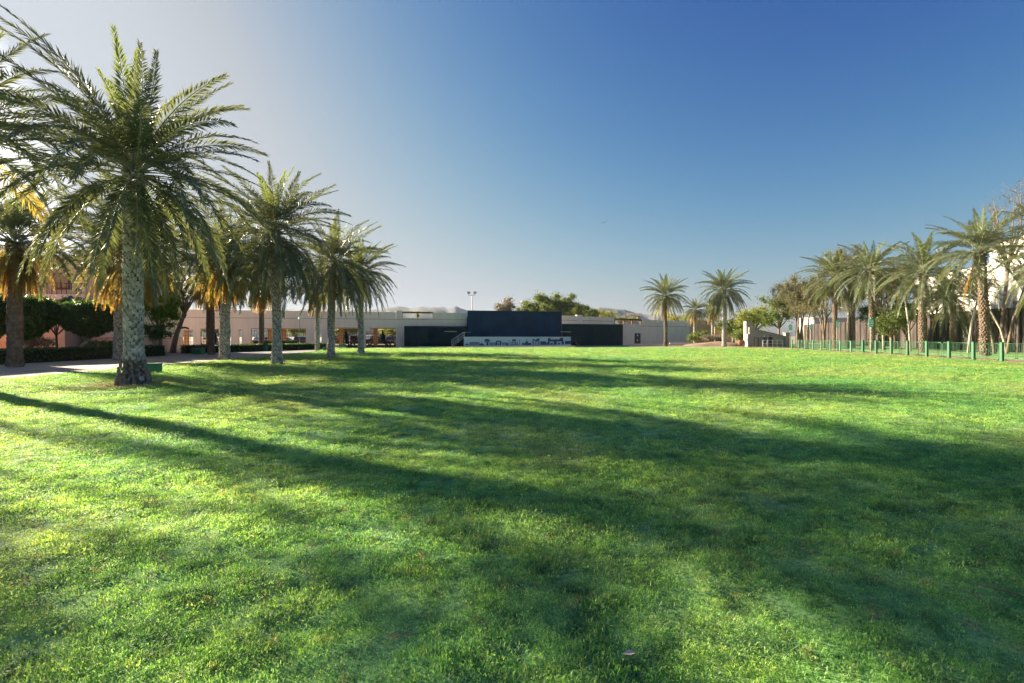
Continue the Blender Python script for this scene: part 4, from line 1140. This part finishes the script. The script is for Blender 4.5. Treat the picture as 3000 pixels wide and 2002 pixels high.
for i in range(5):
    x = -6.5 + i * 3.3
    f_ = MB().box(x, x + 1.5, 1.1, 1.197, hz(865) + .6, hz(865) + 2.1).build('window', MAT_FRAMEB, hs)
    MB().box(x + .1, x + .7, 1.07, 1.097, hz(865) + .7, hz(865) + 2.0).box(x + .8, x + 1.4, 1.07, 1.097, hz(865) + .7, hz(865) + 2.0).build('pane', MAT_GLASS, f_)
for k in range(40):
    pass
bal = MB()
for k in range(46):
    x = -7.5 + k * .42
    bal.box(x, x + .04, -.86, -.82, hz(865), hz(865) + .9)
bal.box(-7.6, hx(285) - .1, -.88, -.8, hz(865) + .9, hz(865) + .96)
tag(bal.build('balcony_railing', MAT_FRAMEB, hs), kind='stuff')
MB().box(-14, 8, -26, -8, -.1, 8.6).build('unseen_shade_wing', MAT_PINK, hs)  # unseen wing, added to throw shade over the paving
MB().box(hx(60), hx(84), -.04, -.003, .25, 1.0).build('window', MAT_GLASS, hs)
# side house behind the small trees to link to the arcade
o = empty('garden_wall', (WX(350, 46), 46, 0), 'pale low garden wall right of the big palm trunk', 'wall')
MB().box(0, WX(478, 46) - WX(350, 46), 0, .4, 0, 2.0).build('wall', MAT_PINKL, o)
MB().box(-.05, WX(478, 46) - WX(350, 46) + .05, -.05, .45, 2.003, 2.1).build('coping', MAT_WALL, o)

# green boxes on the grass
def green_box(label, xs, Z, s):
    o = empty('green_box', (WX(xs, Z), Z, 0), label, 'utility box', 'green boxes beside the palms', random.uniform(-.2, .2))
    MB().box(-.5 * s, .5 * s, -.3 * s, .3 * s, 0.02, .58 * s).build('body', MAT_BIN, o, bevel=.015)
    MB().box(-.53 * s, .53 * s, -.33 * s, .33 * s, .583 * s, .64 * s).build('lid', MAT_BIN, o, bevel=.01)
    return o
green_box('green box on the lawn right beside the tallest palm', 446, 20.5, .62)
green_box('green box at the end of the long hedge', 581, 41, .85)
green_box('green box right of the pale brown palm on the far paving', 772, 50.0, .75)
green_box('dark green box left of the third lawn palm', 955, 52, .55)
green_box('green box low in the arcade between the last lawn palms', 1003, 62, .8)

# uplights at the palm feet
def uplight(label, X, Y, s=1.0):
    o = empty('ground_spotlight', (X, Y, 0), label, 'spotlight', 'small spotlights at the palm feet')
    MB().tube([(0, 0, -.02), (0, 0, .16 * s)], [.015, .015], 6).build('stake', MAT_IRON, o)
    MB().tube([(.02, -.08 * s, .16 * s), (-.03, .02, .24 * s), (-.06, .1 * s, .30 * s)], [.06 * s, .09 * s, .11 * s], 12).build('housing', MAT_STEEL, o)
    MB().tube([(.12 * s, 0, .02), (.2 * s, 0, .2 * s), (.12 * s, 0, .34 * s), (0, 0, .25 * s)], [.01, .01, .01, .01], 5).build('cable', MAT_IRON, o)
uplight('small spotlight at the swollen foot of the tallest palm', -12.0, 15.55, .65)
uplight('small spotlight at the foot of the second lawn palm', -12.6, 26.3, .65)
uplight('small spotlight at the foot of the third lawn palm', -12.6, 34.5, .65)

# ---------------------------------------------------------------- right: posts, barriers, signs
def line_pt(xs):
    Z = 24.97 / ((xs - HX) / F - .17)
    return WX(xs, Z), Z
GPO = 'green posts along the right edge of the lawn'
post_me = MB().box(-.08, .08, -.08, .08, -.05, 1.16).mesh('post_shaft', MAT_GREENP, bevel=.012)
cap_me = MB().box(-.09, .09, -.09, .09, 1.163, 1.2).mesh('cap', MAT_GREENP, bevel=.01)
thin_me = MB().box(-.06, .06, -.06, .06, -.05, 1.08).mesh('post_shaft', MAT_GREENL, bevel=.012)
tcap_me = MB().box(-.07, .07, -.07, .07, 1.083, 1.12).mesh('cap', MAT_GREENL, bevel=.01)
posts = [(2326, 1), (2346, 1), (2366, 1), (2389, 1), (2413, 1), (2440, 1), (2469, 1), (2501, 1), (2536, 0), (2575, 0), (2620, 0), (2668, 0), (2725, 0), (2791, 0), (2863, 0), (2947, 0), (3048, 0)]
plabels = ['faded post farthest along the barrier, beside the stair wall pillar', 'faded post second from the stair wall pillar', 'faded post left of the second sign pole', 'faded post right of the second sign pole',
           'faded post midway between the second and third signs', 'faded post just left of the third sign pole', 'faded post just right of the third sign pole', 'faded post midway between the third and fourth signs',
           'green post just left of the nearest sign pole', 'green post just right of the nearest sign pole', 'green post below the fresh green bush', 'green post just left of the thick palm with yellow frond bases',
           'green post just right of the thick palm with yellow frond bases', 'green post below the lower palm at the reed screen', 'green post just left of the tall thick palm', 'nearest green post still inside the picture', 'green post just outside the right picture edge']
for (xs, th), lab in zip(posts, plabels):
    X, Z = line_pt(xs)
    o = empty('boundary_post', (X - .25, Z, 0), lab, 'post', GPO, .1)
    link('post_shaft', thin_me if th else post_me, o); link('cap', tcap_me if th else cap_me, o)
# crowd barriers behind the posts
bar_me = MB().tube([(0, 0, .22), (0, 0, 1.06)], [.009, .009], 5, cap=False).mesh('bar', MAT_GREENL)
def barrier(label, pa, pb, i):
    a = math.atan2(pb[1] - pa[1], pb[0] - pa[0]); L = math.hypot(pb[0] - pa[0], pb[1] - pa[1]) - .06
    o = empty('crowd_barrier', (pa[0], pa[1], 0), label, 'barrier', 'green crowd barriers behind the posts', a)
    r = .12
    pts = [(0, 0, .0), (0, 0, 1.1 - r), (r * .3, 0, 1.1 - r * .3), (r, 0, 1.1), (L - r, 0, 1.1), (L - r * .3, 0, 1.1 - r * .3), (L, 0, 1.1 - r), (L, 0, .0)]
    MB().tube(pts, .022, 6).tube([(0, 0, .22), (L, 0, .22)], .018, 6).build('frame', MAT_GREENP if i % 3 == 0 else MAT_GREENL, o)
    n = int(L / .125)
    for k in range(1, n):
        link('bar', bar_me, o, (L * k / n, 0, 0))
    for x in (.1, L - .1):
        MB().tube([(x, -.32, .02), (x, -.2, .09), (x, .2, .09), (x, .32, .02)], .016, 5).build('foot', MAT_IRON, o)
# chain of barriers from near to far, 2.45 m each
dirv = Vector((.17, 1.0)).normalized()
Zs = 22.5
k = 0
nth = ['nearest', 'second', 'third', 'fourth', 'fifth', 'sixth', 'seventh', 'eighth', 'ninth', 'tenth', 'eleventh', 'twelfth', 'thirteenth', 'fourteenth', 'fifteenth', 'sixteenth']
while Zs < 60 and k < 15:
    p = Vector((25.25 + .17 * Zs + .1, Zs)); q = p + dirv * 2.42
    barrier('green barrier panel, %s along the line counted from the right picture edge' % nth[k], p, q, k)
    Zs += dirv.y * 2.52; k += 1

def sign(label, xs, Z, ytop, ybot, wpx, rz):
    o = empty('teal_sign', (WX(xs, Z), Z, 0), label, 'sign', 'teal notice signs on poles', rz)
    z1, z0 = WZ(ytop, Z), WZ(ybot, Z); w_ = wpx / F * Z / 2
    MB().tube([(0, .03, -.05), (0, .03, z1 - .05)], .032, 8).build('pole', MAT_STEEL, o)
    b_ = MB().box(-w_, w_, -.03, -.005, z0, z1).build('sign_board', MAT_TEAL, o, bevel=.004)
    hgt = z1 - z0
    for (q0, q1, wd) in ((.68, .82, .7), (.38, .54, .8), (.12, .24, .65)):
        MB().box(-w_ * wd, w_ * wd, -.036, -.0305, z0 + hgt * q0, z0 + hgt * q1).build('lettering', MAT_SIGNW, b_)
    MB().box(-w_ * .35, w_ * .35, -.028, -.008, z1 + .02, z1 + .13).build('top_plate', MAT_TEAL, o)
sign('teal sign nearest the camera, before the leaning-frond palm', 2552, 44.4, 936, 958, 16, .15)
sign('teal sign before the first palm of the right row', 2453, 50, 942, 960, 11, .5)
sign('teal sign between the wispy trees and the stair wall', 2376, 57, 951, 966, 11, .4)
sign('teal sign farthest away, beside the stair wall pillar', 2315, 63.5, 953, 968, 12, .2)

# reed screen fence: roll panels between posts
f0 = Vector((45.7, 38.0)); fd = Vector((5.6, 17.0)).normalized()
rf = empty('reed_fence', (f0.x, f0.y, 0), 'tall dark brown reed screen fence behind the right palms', 'fence', None, math.atan2(fd.y, fd.x))
rsn = random.Random(4)
for i in range(34):
    L = 2.5
    h = 4.35 + rsn.uniform(-.06, .06)
    nb = 28
    mb = MB()
    for k in range(nb):
        x = i * L + L * k / nb
        d = rsn.uniform(-.02, .02)
        mb.box(x + .004, x + L / nb - .004, -.05 + d, .05 + d, .0, h + rsn.uniform(-.05, .05))
    mb.build('reed_panel', MAT_REED, rf)
    MB().box(i * L - .045, i * L + .045, .10, .19, 0, h + .12).build('fence_post', MAT_IRON, rf)
    for z in (1.1, 2.2, 3.3):
        MB().box(i * L, i * L + L, -.085, -.075, z, z + .03).build('wire_rail', MAT_IRON, rf)

# white house beyond the reed fence
wh = empty('white_house', (70, 92, 0), 'white flat-roofed house rising behind the reed screen', 'building', None, R(-108))
MB().box(34, 56, 0, 12, 0, 12.6).build('wall', MAT_WHITE, wh)
MB().box(12, 33.997, 1.2, 12, 0, 10.6).build('wall', MAT_WHITE, wh)
MB().box(11.9, 33.997, 1.1, 12.1, 10.603, 10.85).build('parapet', MAT_WALL, wh)
MB().box(33.9, 56, -.1, 12.1, 12.603, 12.9).build('parapet', MAT_WALL, wh)
MB().box(35.7, 37.0, -.15, -.003, 3.4, 9.6).build('pilaster', MAT_STEEL, wh)
for x, z in ((38.3, 8.0), (38.3, 4.0), (43.5, 8.0), (43.5, 4.0)):
    f_ = MB().box(x, x + 3.0, -.06, -.003, z, z + 1.6).build('window', MAT_FRAMEB, wh)
    MB().box(x + .1, x + 1.45, -.085, -.063, z + .1, z + 1.5).box(x + 1.55, x + 2.9, -.085, -.063, z + .1, z + 1.5).build('pane', MAT_GLASS, f_)
for x in (16.0, 22.0, 28.0):
    f_ = MB().box(x, x + 1.8, 1.13, 1.197, 6.6, 8.3).build('window', MAT_FRAMEB, wh)
    MB().box(x + .1, x + 1.7, 1.1, 1.127, 6.7, 8.2).build('pane', MAT_GLASS, f_)
MB().box(25.0, 30.5, -.2, .9, 4.0, 5.2).build('balcony', MAT_WALL, wh)
w_ = empty('low_white_house', (WX(2385, 130), 130, 0), 'low white house glimpsed over the far reed screen', 'building')
MB().box(0, 12, 0, 8, 0, 6.4).build('wall', MAT_RAMP, w_)
MB().box(-.2, 12.2, -.2, 8.2, 6.403, 6.65).build('roof', MAT_WALL, w_)
for i in range(3):
    MB().box(1.5 + i * 3.5, 3 + i * 3.5, -.05, -.003, 3.2, 4.6).build('window', MAT_GLASS, w_)

# ---------------------------------------------------------------- white ramp and people
RZ_ = 71.0
rp = empty('white_ramp', (WX(2188, RZ_), RZ_, 0), 'white walled ramp with sloping parapet and end pillar at the far right', 'ramp')
def rx_(xs): return WX(xs, RZ_) - WX(2188, RZ_)
def rz_(ys): return WZ(ys, RZ_)
MB().box(0, rx_(2201), -.3, 0.1, -.05, rz_(979)).build('end_wall', MAT_RAMP, rp)
MB().box(rx_(2196), rx_(2213), 1.0, 1.9, -.05, rz_(941)).build('pillar', MAT_RAMP, rp, bevel=.03)
MB().prism([(rx_(2199), rz_(982)), (rx_(2256), rz_(1002)), (rx_(2304), rz_(1013)), (rx_(2304), rz_(986)), (rx_(2199), rz_(961))], .35, .7).build('parapet', MAT_RAMP, rp)
MB().prism([(rx_(2201), -.05), (rx_(2304), -.05), (rx_(2304), .45), (rx_(2201), rz_(984))], .9, 1.2).build('back_wall', MAT_RAMP, rp)
MB().prism([(rx_(2199), rz_(961) + .003), (rx_(2304), rz_(986) + .003), (rx_(2304), rz_(986) + .09), (rx_(2199), rz_(961) + .09)], .3, .75).build('coping', MAT_RAMP, rp)
MB().box(rx_(2303), rx_(2318), .1, .8, -.05, rz_(977)).build('pillar', MAT_RAMP, rp, bevel=.03)
MB().box(rx_(2302), rx_(2319), .05, .85, rz_(977) + .003, rz_(975)).build('pillar_cap', MAT_RAMP, rp)
rl = empty('white_railing', (WX(2233, 66), 66, 0), 'pale metal railing posts in front of the white ramp', 'railing')
pme = MB().tube([(0, 0, 0), (0, 0, 1.05)], .035, 6).mesh('railing_post', MAT_SIGNW)
for i, xs in enumerate((2235, 2248, 2263, 2277, 2292)):
    link('railing_post', pme, rl, (WX(xs, 66) - WX(2233, 66), 0, 0))
MB().tube([(0, 0, 1.0), (WX(2293, 66) - WX(2233, 66), 0, 1.0)], .025, 6).build('rail', MAT_SIGNW, rl)
MB().tube([(0, 0, .55), (WX(2293, 66) - WX(2233, 66), 0, .55)], .02, 6).build('rail', MAT_SIGNW, rl)
dr = empty('blue_railing', (WX(2203, RZ_), RZ_ - .6, 0), 'blue grey railing at the foot of the white ramp', 'railing')
pme = MB().tube([(0, 0, 0), (0, 0, 1.35)], .05, 6).mesh('railing_post', MAT_MURAL)
for i in range(4):
    link('railing_post', pme, dr, (i * .62, 0, 0))
MB().tube([(0, 0, 1.3), (1.9, 0, 1.3)], .03, 6).build('rail', MAT_MURAL, dr)

def skin_obj(name, pts, edges, radii, mat, parent, root=0, lev=1):
    me = bpy.data.meshes.new(name); me.from_pydata(pts, edges, []); me.materials.append(mat)
    o = link(name, me, parent)
    md = o.modifiers.new('skin', 'SKIN')
    for i, r_ in enumerate(radii):
        sv = me.skin_vertices[0].data[i]; sv.radius = (r_, r_) if not isinstance(r_, tuple) else r_
        sv.use_root = (i == root)
    sm = o.modifiers.new('sub', 'SUBSURF'); sm.levels = lev; sm.render_levels = lev
    return o
def person(label, X, Y, rz, shirt, trous, phase, hh=1.72):
    o = empty('person', (X, Y, 0), label, 'person', None, rz)
    s = hh / 1.72
    hip = .92 * s
    pts = [(0, 0, hip), (0, 0, 1.18 * s), (0, 0, 1.42 * s), (0, 0, 1.50 * s), (0, .01, 1.60 * s), (0, .01, 1.70 * s)]
    ed = [(0, 1), (1, 2), (2, 3), (3, 4), (4, 5)]
    rd = [(.15, .11), (.14, .10), (.15, .09), (.055, .055), (.085, .095), (.06, .065)]
    for sd in (-1, 1):
        b = len(pts)
        pts += [(sd * .18, 0, 1.40 * s), (sd * .23, .03 * sd * phase, 1.12 * s), (sd * .22, -.10 + .05 * sd * phase, .88 * s), (sd * .215, -.13 + .05 * sd * phase, .79 * s)]
        ed += [(2, b), (b, b + 1), (b + 1, b + 2), (b + 2, b + 3)]
        rd += [(.065, .06), (.045, .045), (.034, .034), (.04, .025)]
        for f in range(4):
            pts.append((sd * (.20 + f * .012), -.15 - .012 * f + .05 * sd * phase, .72 * s)); ed.append((b + 3, len(pts) - 1)); rd.append((.011, .011))
        pts.append((sd * .18, -.17 + .05 * sd * phase, .76 * s)); ed.append((b + 3, len(pts) - 1)); rd.append((.011, .011))
        b = len(pts)
        pts += [(sd * .10, 0, .86 * s), (sd * .11, -.02 + .10 * sd * phase, .48 * s), (sd * .11, .02 + .16 * sd * phase, .09 * s), (sd * .12, -.14 + .16 * sd * phase, .045 * s)]
        ed += [(0, b), (b, b + 1), (b + 1, b + 2), (b + 2, b + 3)]
        rd += [(.09, .09), (.06, .06), (.042, .045), (.04, .03)]
    skin_obj('body', pts, ed, rd, MAT_SKIN, o, 0, 2)
    # shirt
    sp = [(0, 0, .88 * s), (0, 0, 1.18 * s), (0, 0, 1.43 * s)]; se = [(0, 1), (1, 2)]; sr = [(.172, .13), (.16, .12), (.16, .10)]
    for sd in (-1, 1):
        b = len(sp)
        sp += [(sd * .185, 0, 1.41 * s), (sd * .235, .03 * sd * phase, 1.12 * s), (sd * .225, -.09 + .05 * sd * phase, .92 * s)]
        se += [(2, b), (b, b + 1), (b + 1, b + 2)]; sr += [(.08, .075), (.06, .06), (.048, .048)]
    skin_obj('shirt', sp, se, sr, shirt, o, 0, 1)
    tp = [(0, 0, .93 * s)]; te = []; tr_ = [(.165, .125)]
    for sd in (-1, 1):
        b = len(tp)
        tp += [(sd * .10, 0, .84 * s), (sd * .11, -.02 + .10 * sd * phase, .48 * s), (sd * .11, .02 + .16 * sd * phase, .12 * s)]
        te += [(0, b), (b, b + 1), (b + 1, b + 2)]; tr_ += [(.105, .105), (.082, .082), (.068, .068)]
    skin_obj('trousers', tp, te, tr_, trous, o, 0, 1)
    MB().ellipsoid((0, .025, 1.665 * s), (.088, .10, .085)).build('hair', MAT_HAIR, o, smooth=True)
    for sd in (-1, 1):
        MB().box(sd * .12 - .05, sd * .12 + .05, -.2 + .16 * sd * phase, .08 + .16 * sd * phase, 0.0, .085).build('shoe', MAT_IRON, o, bevel=.025)
        MB().ellipsoid((sd * .032, -.088, 1.635 * s), (.012, .008, .008), 6, 4).build('eye', MAT_HAIR, o)
    MB().ellipsoid((0, -.1, 1.615 * s), (.013, .02, .022), 6, 4).build('nose', MAT_SKIN, o)
    return o
person('person in grey top and dark trousers walking behind the pale railing', WX(2240, 68.5), 68.5, R(20), MAT_CLOTH2, MAT_CLOTH1, 1.0, 1.72)
person('person dressed all in dark navy near the sloping white parapet', WX(2257, 68), 68, R(-15), MAT_CLOTH1, MAT_CLOTH1, .5, 1.7)

# planted bed, mound and plants left of the ramp
mb = MB(); n = 40
vs_ = [(0, 0, .75)]; fs = []
for ring, (rr, z) in enumerate(((.45, .62), (.8, .3), (1.0, -.05))):
    for k in range(n):
        a = 2 * math.pi * k / n
        q = 1 + random.uniform(-.06, .06)
        vs_.append((6.2 * rr * q * math.cos(a), 3.0 * rr * q * math.sin(a), z * .75 + random.uniform(-.03, .03)))
for k in range(n):
    fs.append((0, 1 + k, 1 + (k + 1) % n))
    for r_ in range(2):
        fs.append((1 + r_ * n + k, 1 + (r_ + 1) * n + k, 1 + (r_ + 1) * n + (k + 1) % n, 1 + r_ * n + (k + 1) % n))
mb.add(vs_, fs)
tag(mb.build('mound', MAT_SOIL, loc=(WX(2110, 77), 77.5, 0), smooth=True), kind='structure')
kb = empty('planter_kerb', (WX(1962, 82), 82, 0), 'low pale kerb of the raised planting bed', 'kerb', None, -.05)
for i in range(9):
    MB().box(i * 1.05 + .01, i * 1.05 + 1.04, 0, .3, 0, .42).build('kerb_stone', MAT_WALL, kb, bevel=.02)
GB2 = 'shrubs in the raised bed at the far right'
tree('bed_shrub', 'dark green rounded shrub at the end of the back wall', WX(2046, 83), 83, 2.6, .4, 1.9, 1.2, L_GREEN, 4500, .2, 101, .06, limbs=10, clump=.6, cat='shrub', group=GB2)
tree('bed_shrub', 'pale green shrub right of the stair palm', WX(2168, 75), 75, 2.5, .5, 1.5, 1.1, L_GREEN, 4000, .2, 102, .06, limbs=10, clump=.5, cat='shrub', group=GB2, z0=.2)
tree('bed_shrub', 'straggly yellow green shrub against the ramp end wall', WX(2190, 74), 74.5, 2.3, .5, 1.2, 1.0, L_YEL, 3000, .2, 103, .05, limbs=10, clump=.45, cat='shrub', group=GB2)
tree('bed_shrub', 'dry brown shrub left of the stair palm', WX(2085, 80), 80, 1.6, .3, 2.0, .7, L_GREY, 2600, .2, 104, .05, limbs=10, clump=.5, cat='shrub', group=GB2, z0=.3)
# fan palm in the bed
fp = empty('fan_palm', (WX(2165, 76.5), 76.5, 0.35), 'small bright green fan palm behind the stair palm', 'palm tree')
MB().tube([(0, 0, -.4), (0, 0, 1.5)], [.18, .13], 10).build('trunk', MAT_BARK, fp)
for i in range(16):
    a = i * 2.4; el = .9 - i * .085
    mb = MB(); L = .85
    e = Vector((math.cos(a) * math.cos(el), math.sin(a) * math.cos(el), math.sin(el)))
    b_ = Vector((0, 0, 1.5)); c_ = b_ + e * L
    mb.tube([b_, c_], [.012, .01], 4)
    sd_ = Vector((-math.sin(a), math.cos(a), 0)); up = e.cross(sd_)
    for k in range(11):
        an = (k - 5) * .25
        d_ = (e * math.cos(an) + sd_ * math.sin(an)); tip = c_ + d_ * .62 + Vector((0, 0, -.08))
        md = c_ + d_ * .32; wv = d_.cross(up) * .035
        mb.add([c_, md + wv, tip, md - wv], [(0, 1, 2, 3)])
    mb.build('fan_leaf', L_BRIGHT, fp)
for i, (xs, lab) in enumerate(((2100, 'dark plant tub between the far palms, left'), (2112, 'dark plant tub between the far palms, right'))):
    o = empty('plant_tub', (WX(xs, 86), 86, 0), lab, 'plant tub', 'plant tubs by the far wall')
    MB().tube([(0, 0, .4), (0, 0, 1.1)], [.28, .38], 12).build('tub', MAT_CLOTH1, o)
    V, Q = leaf_cloud([(0, 0, 1.4)], [.45], 300, .2, 200 + i)
    link('foliage', np_mesh('foliage', V, Q, mats=[L_GREEN]), o)

# terracotta pots at the ramp foot
o = empty('clay_pot', (WX(2170, 73), 73, .15), 'brown clay pot on the mound left of the ramp', 'pot')
MB().tube([(0, 0, 0), (0, 0, .35), (0, 0, .7), (0, 0, .78)], [.22, .42, .36, .3], 14).build('pot_body', M('terracotta', (.22, .09, .05), .9, .2), o, smooth=True)
MB().tube([(0, 0, .78), (0, 0, .84)], [.34, .34], 14).build('rim', M('terracotta_rim', (.25, .11, .06), .9, .2), o)

# bird in flight
bz = 60.0
o = empty('flying_bird', (WX(1772, bz), bz, WZ(652, bz)), 'small bird gliding in the open sky above the stage', 'bird', None, R(20))
MB().ellipsoid((0, 0, 0), (.14, .045, .04), 10, 6).build('body', MAT_IRON, o, smooth=True, rot=(0, 0, 0))
for sd in (-1, 1):
    mb = MB(); mb.add([(.06, sd * .02, .01), (-.05, sd * .02, .01), (-.04, sd * .22, .09), (.04, sd * .24, .10), (-.10, sd * .45, .06)], [(0, 1, 2, 3), (3, 2, 4)])
    wg = mb.build('wing', MAT_IRON, o)
MB().add([(-.12, -.02, 0), (-.12, .02, 0), (-.24, .05, 0), (-.24, -.05, 0)], [(0, 1, 2, 3)]).build('tail', MAT_IRON, o)
o.rotation_euler = (R(-26), R(-34), R(78)); o.scale = (1.25, 1.25, 1.25)

# ---------------------------------------------------------------- grass
def blade_patch(seed, n, rad, h0, h1, w0):
    rs = np.random.RandomState(seed)
    r_ = rad * np.sqrt(rs.rand(n)); a = rs.rand(n) * 2 * np.pi
    base = np.stack([r_ * np.cos(a), r_ * np.sin(a), np.full(n, -.012)], 1)
    h = rs.uniform(h0, h1, n) * (1.1 - .35 * r_ / rad)
    la = a + rs.normal(0, 1.6, n); lean = rs.uniform(.5, 1.5, n)
    d = np.stack([np.cos(la), np.sin(la), np.zeros(n)], 1)
    side = np.stack([-np.sin(la + rs.normal(0, .6, n)), np.cos(la + rs.normal(0, .6, n)), np.zeros(n)], 1)
    w_ = (w0 * rs.uniform(.7, 1.4, n))[:, None]
    mid = base + d * (h * lean * .35)[:, None]; mid[:, 2] += h * .62
    tip = base + d * (h * lean * 1.0)[:, None]; tip[:, 2] += h * (1.0 - .28 * lean)
    V = np.stack([base - side * w_ * .5, base + side * w_ * .5, mid + side * w_ * .42, mid - side * w_ * .42, tip], 1).reshape(-1, 3)
    b0 = np.arange(n)[:, None] * 5
    Q = b0 + np.array([[0, 1, 2, 3]]); T = b0 + np.array([[3, 2, 4]])
    return np_mesh('grass_tuft', V, Q, T, mats=[MAT_BLADE])

pc = bpy.data.collections.new('grass_tufts')
KN = 8
for i in range(KN):
    me = blade_patch(300 + i, 90, .13, .011, .031, .0044)
    pc.objects.link(bpy.data.objects.new('tuft%02d' % i, me))
rs = np.random.RandomState(77)
pts = []; scl = []
def scatter(y0, y1, dens, s0, s1):
    ymax = y1; xm = y1 * 1.12 + 3
    n = int((y1 - y0) * 2 * xm * dens)
    y = y0 + rs.rand(n) * (y1 - y0); x = (rs.rand(n) * 2 - 1) * xm
    L, Rr = lawn_x(y)
    k = (x > L + .05) & (x < Rr - .05) & (np.abs(x) < y * 1.10 + 2.2)
    x = x[k]; y = y[k]
    # thin out in a few bare spots
    bare = vnoise(x, y, .55, 8)
    k = (bare < .97) & (((x + 12.55) ** 2 + (y - 15.9) ** 2) > .45 ** 2)
    x = x[k]; y = y[k]
    pts.append(np.stack([x, y, lawn_h(x, y)], 1)); scl.append(rs.uniform(s0, s1, len(x)) * (.75 + .6 * vnoise(x, y, .8, 9)))
scatter(0.6, 3.2, 185, .75, 1.15)
scatter(3.2, 6.5, 145, .85, 1.25)
scatter(6.5, 12, 60, 1.1, 1.6)
scatter(12, 20, 26, 1.5, 2.3)
scatter(20, 34, 12, 2.2, 3.2)
scatter(34, 60, 4.0, 3.0, 4.5)
pts = np.concatenate(pts); scl = np.concatenate(scl)
me = bpy.data.meshes.new('grass')
me.vertices.add(len(pts)); me.vertices.foreach_set('co', pts.astype(np.float32).ravel())
at = me.attributes.new('rot', 'FLOAT_VECTOR', 'POINT')
rv = np.stack([rs.normal(0, .16, len(pts)), rs.normal(0, .16, len(pts)), rs.rand(len(pts)) * 6.283], 1)
at.data.foreach_set('vector', rv.astype(np.float32).ravel())
at = me.attributes.new('scl', 'FLOAT_VECTOR', 'POINT')
hs_ = np.minimum(scl, 1.0 + (scl - 1) * .35) * (.62 + .85 * vnoise(pts[:, 0], pts[:, 1], .33, 14))
at.data.foreach_set('vector', np.stack([scl, scl, hs_], 1).astype(np.float32).ravel())
at = me.attributes.new('pick', 'INT', 'POINT')
at.data.foreach_set('value', rs.randint(0, KN, len(pts)).astype(np.int32))
me.update()
me.materials.append(MAT_BLADE)
grass = tag(link('grass', me), kind='stuff')
grass['label'] = 'short green turf blades covering the lawn'
ng = bpy.data.node_groups.new('grass_scatter', 'GeometryNodeTree')
ng.interface.new_socket('Geometry', in_out='INPUT', socket_type='NodeSocketGeometry')
ng.interface.new_socket('Geometry', in_out='OUTPUT', socket_type='NodeSocketGeometry')
gi = ng.nodes.new('NodeGroupInput'); go = ng.nodes.new('NodeGroupOutput')
ci = ng.nodes.new('GeometryNodeCollectionInfo'); ci.inputs['Collection'].default_value = pc
ci.inputs['Separate Children'].default_value = True; ci.inputs['Reset Children'].default_value = True
ip = ng.nodes.new('GeometryNodeInstanceOnPoints'); ip.inputs['Pick Instance'].default_value = True
def named(nm, typ):
    a = ng.nodes.new('GeometryNodeInputNamedAttribute'); a.data_type = typ; a.inputs['Name'].default_value = nm
    return a.outputs['Attribute']
ng.links.new(gi.outputs[0], ip.inputs['Points'])
ng.links.new(ci.outputs[0], ip.inputs['Instance'])
ng.links.new(named('pick', 'INT'), ip.inputs['Instance Index'])
ng.links.new(named('rot', 'FLOAT_VECTOR'), ip.inputs['Rotation'])
ng.links.new(named('scl', 'FLOAT_VECTOR'), ip.inputs['Scale'])
ng.links.new(ip.outputs[0], go.inputs[0])
md = grass.modifiers.new('scatter', 'NODES'); md.node_group = ng

# litter on the lawn
o = MB(); o.add([(0, 0, 0), (.035, .012, .012), (.06, 0, .004), (.035, -.014, .006)], [(0, 1, 2, 3)])
lf = o.build('fallen_leaf', M('pale_dry_leaf', (.5, .42, .36), .7, .1), loc=(WX(1819, 2.27), 2.27, .045)); lf.scale = (1.2, 1.2, 1.2)
tag(lf, 'small pale fallen leaf on the grass near the bottom centre', 'leaf')
for i, (xs, ysrc, ln, a, lab) in enumerate(((2865, 1628, .10, .3, 'short dark twig on the sunlit strip of grass at the right'), (2860, 1735, .28, -.9, 'long thin twig in the shaded grass at the lower right'))):
    Z = CAM_H * F / (ysrc - HY)
    tw = MB().tube([(0, 0, 0), (ln * .5 * math.cos(a), ln * .5 * math.sin(a), .012), (ln * math.cos(a), ln * math.sin(a), .0)], [.005, .006, .003], 5).build('twig', MAT_TRUNK, loc=(WX(xs, Z), Z, .05))
    tag(tw, lab, 'twig')

# ---------------------------------------------------------------- haze
me = MB().box(-2450, 2450, -2450, 2450, -3, 84).mesh('haze', [])
hz_ = link('haze', me); tag(hz_, kind='stuff')
m, t, out = new_mat('haze_air')
pv = t.nodes.new('ShaderNodeVolumePrincipled')
pv.inputs['Color'].default_value = (0.80, 0.90, 1.0, 1); pv.inputs['Density'].default_value = 0.0001
pv.inputs['Anisotropy'].default_value = 0.2
t.links.new(pv.outputs[0], out.inputs['Volume'])
me.materials.clear(); me.materials.append(m)
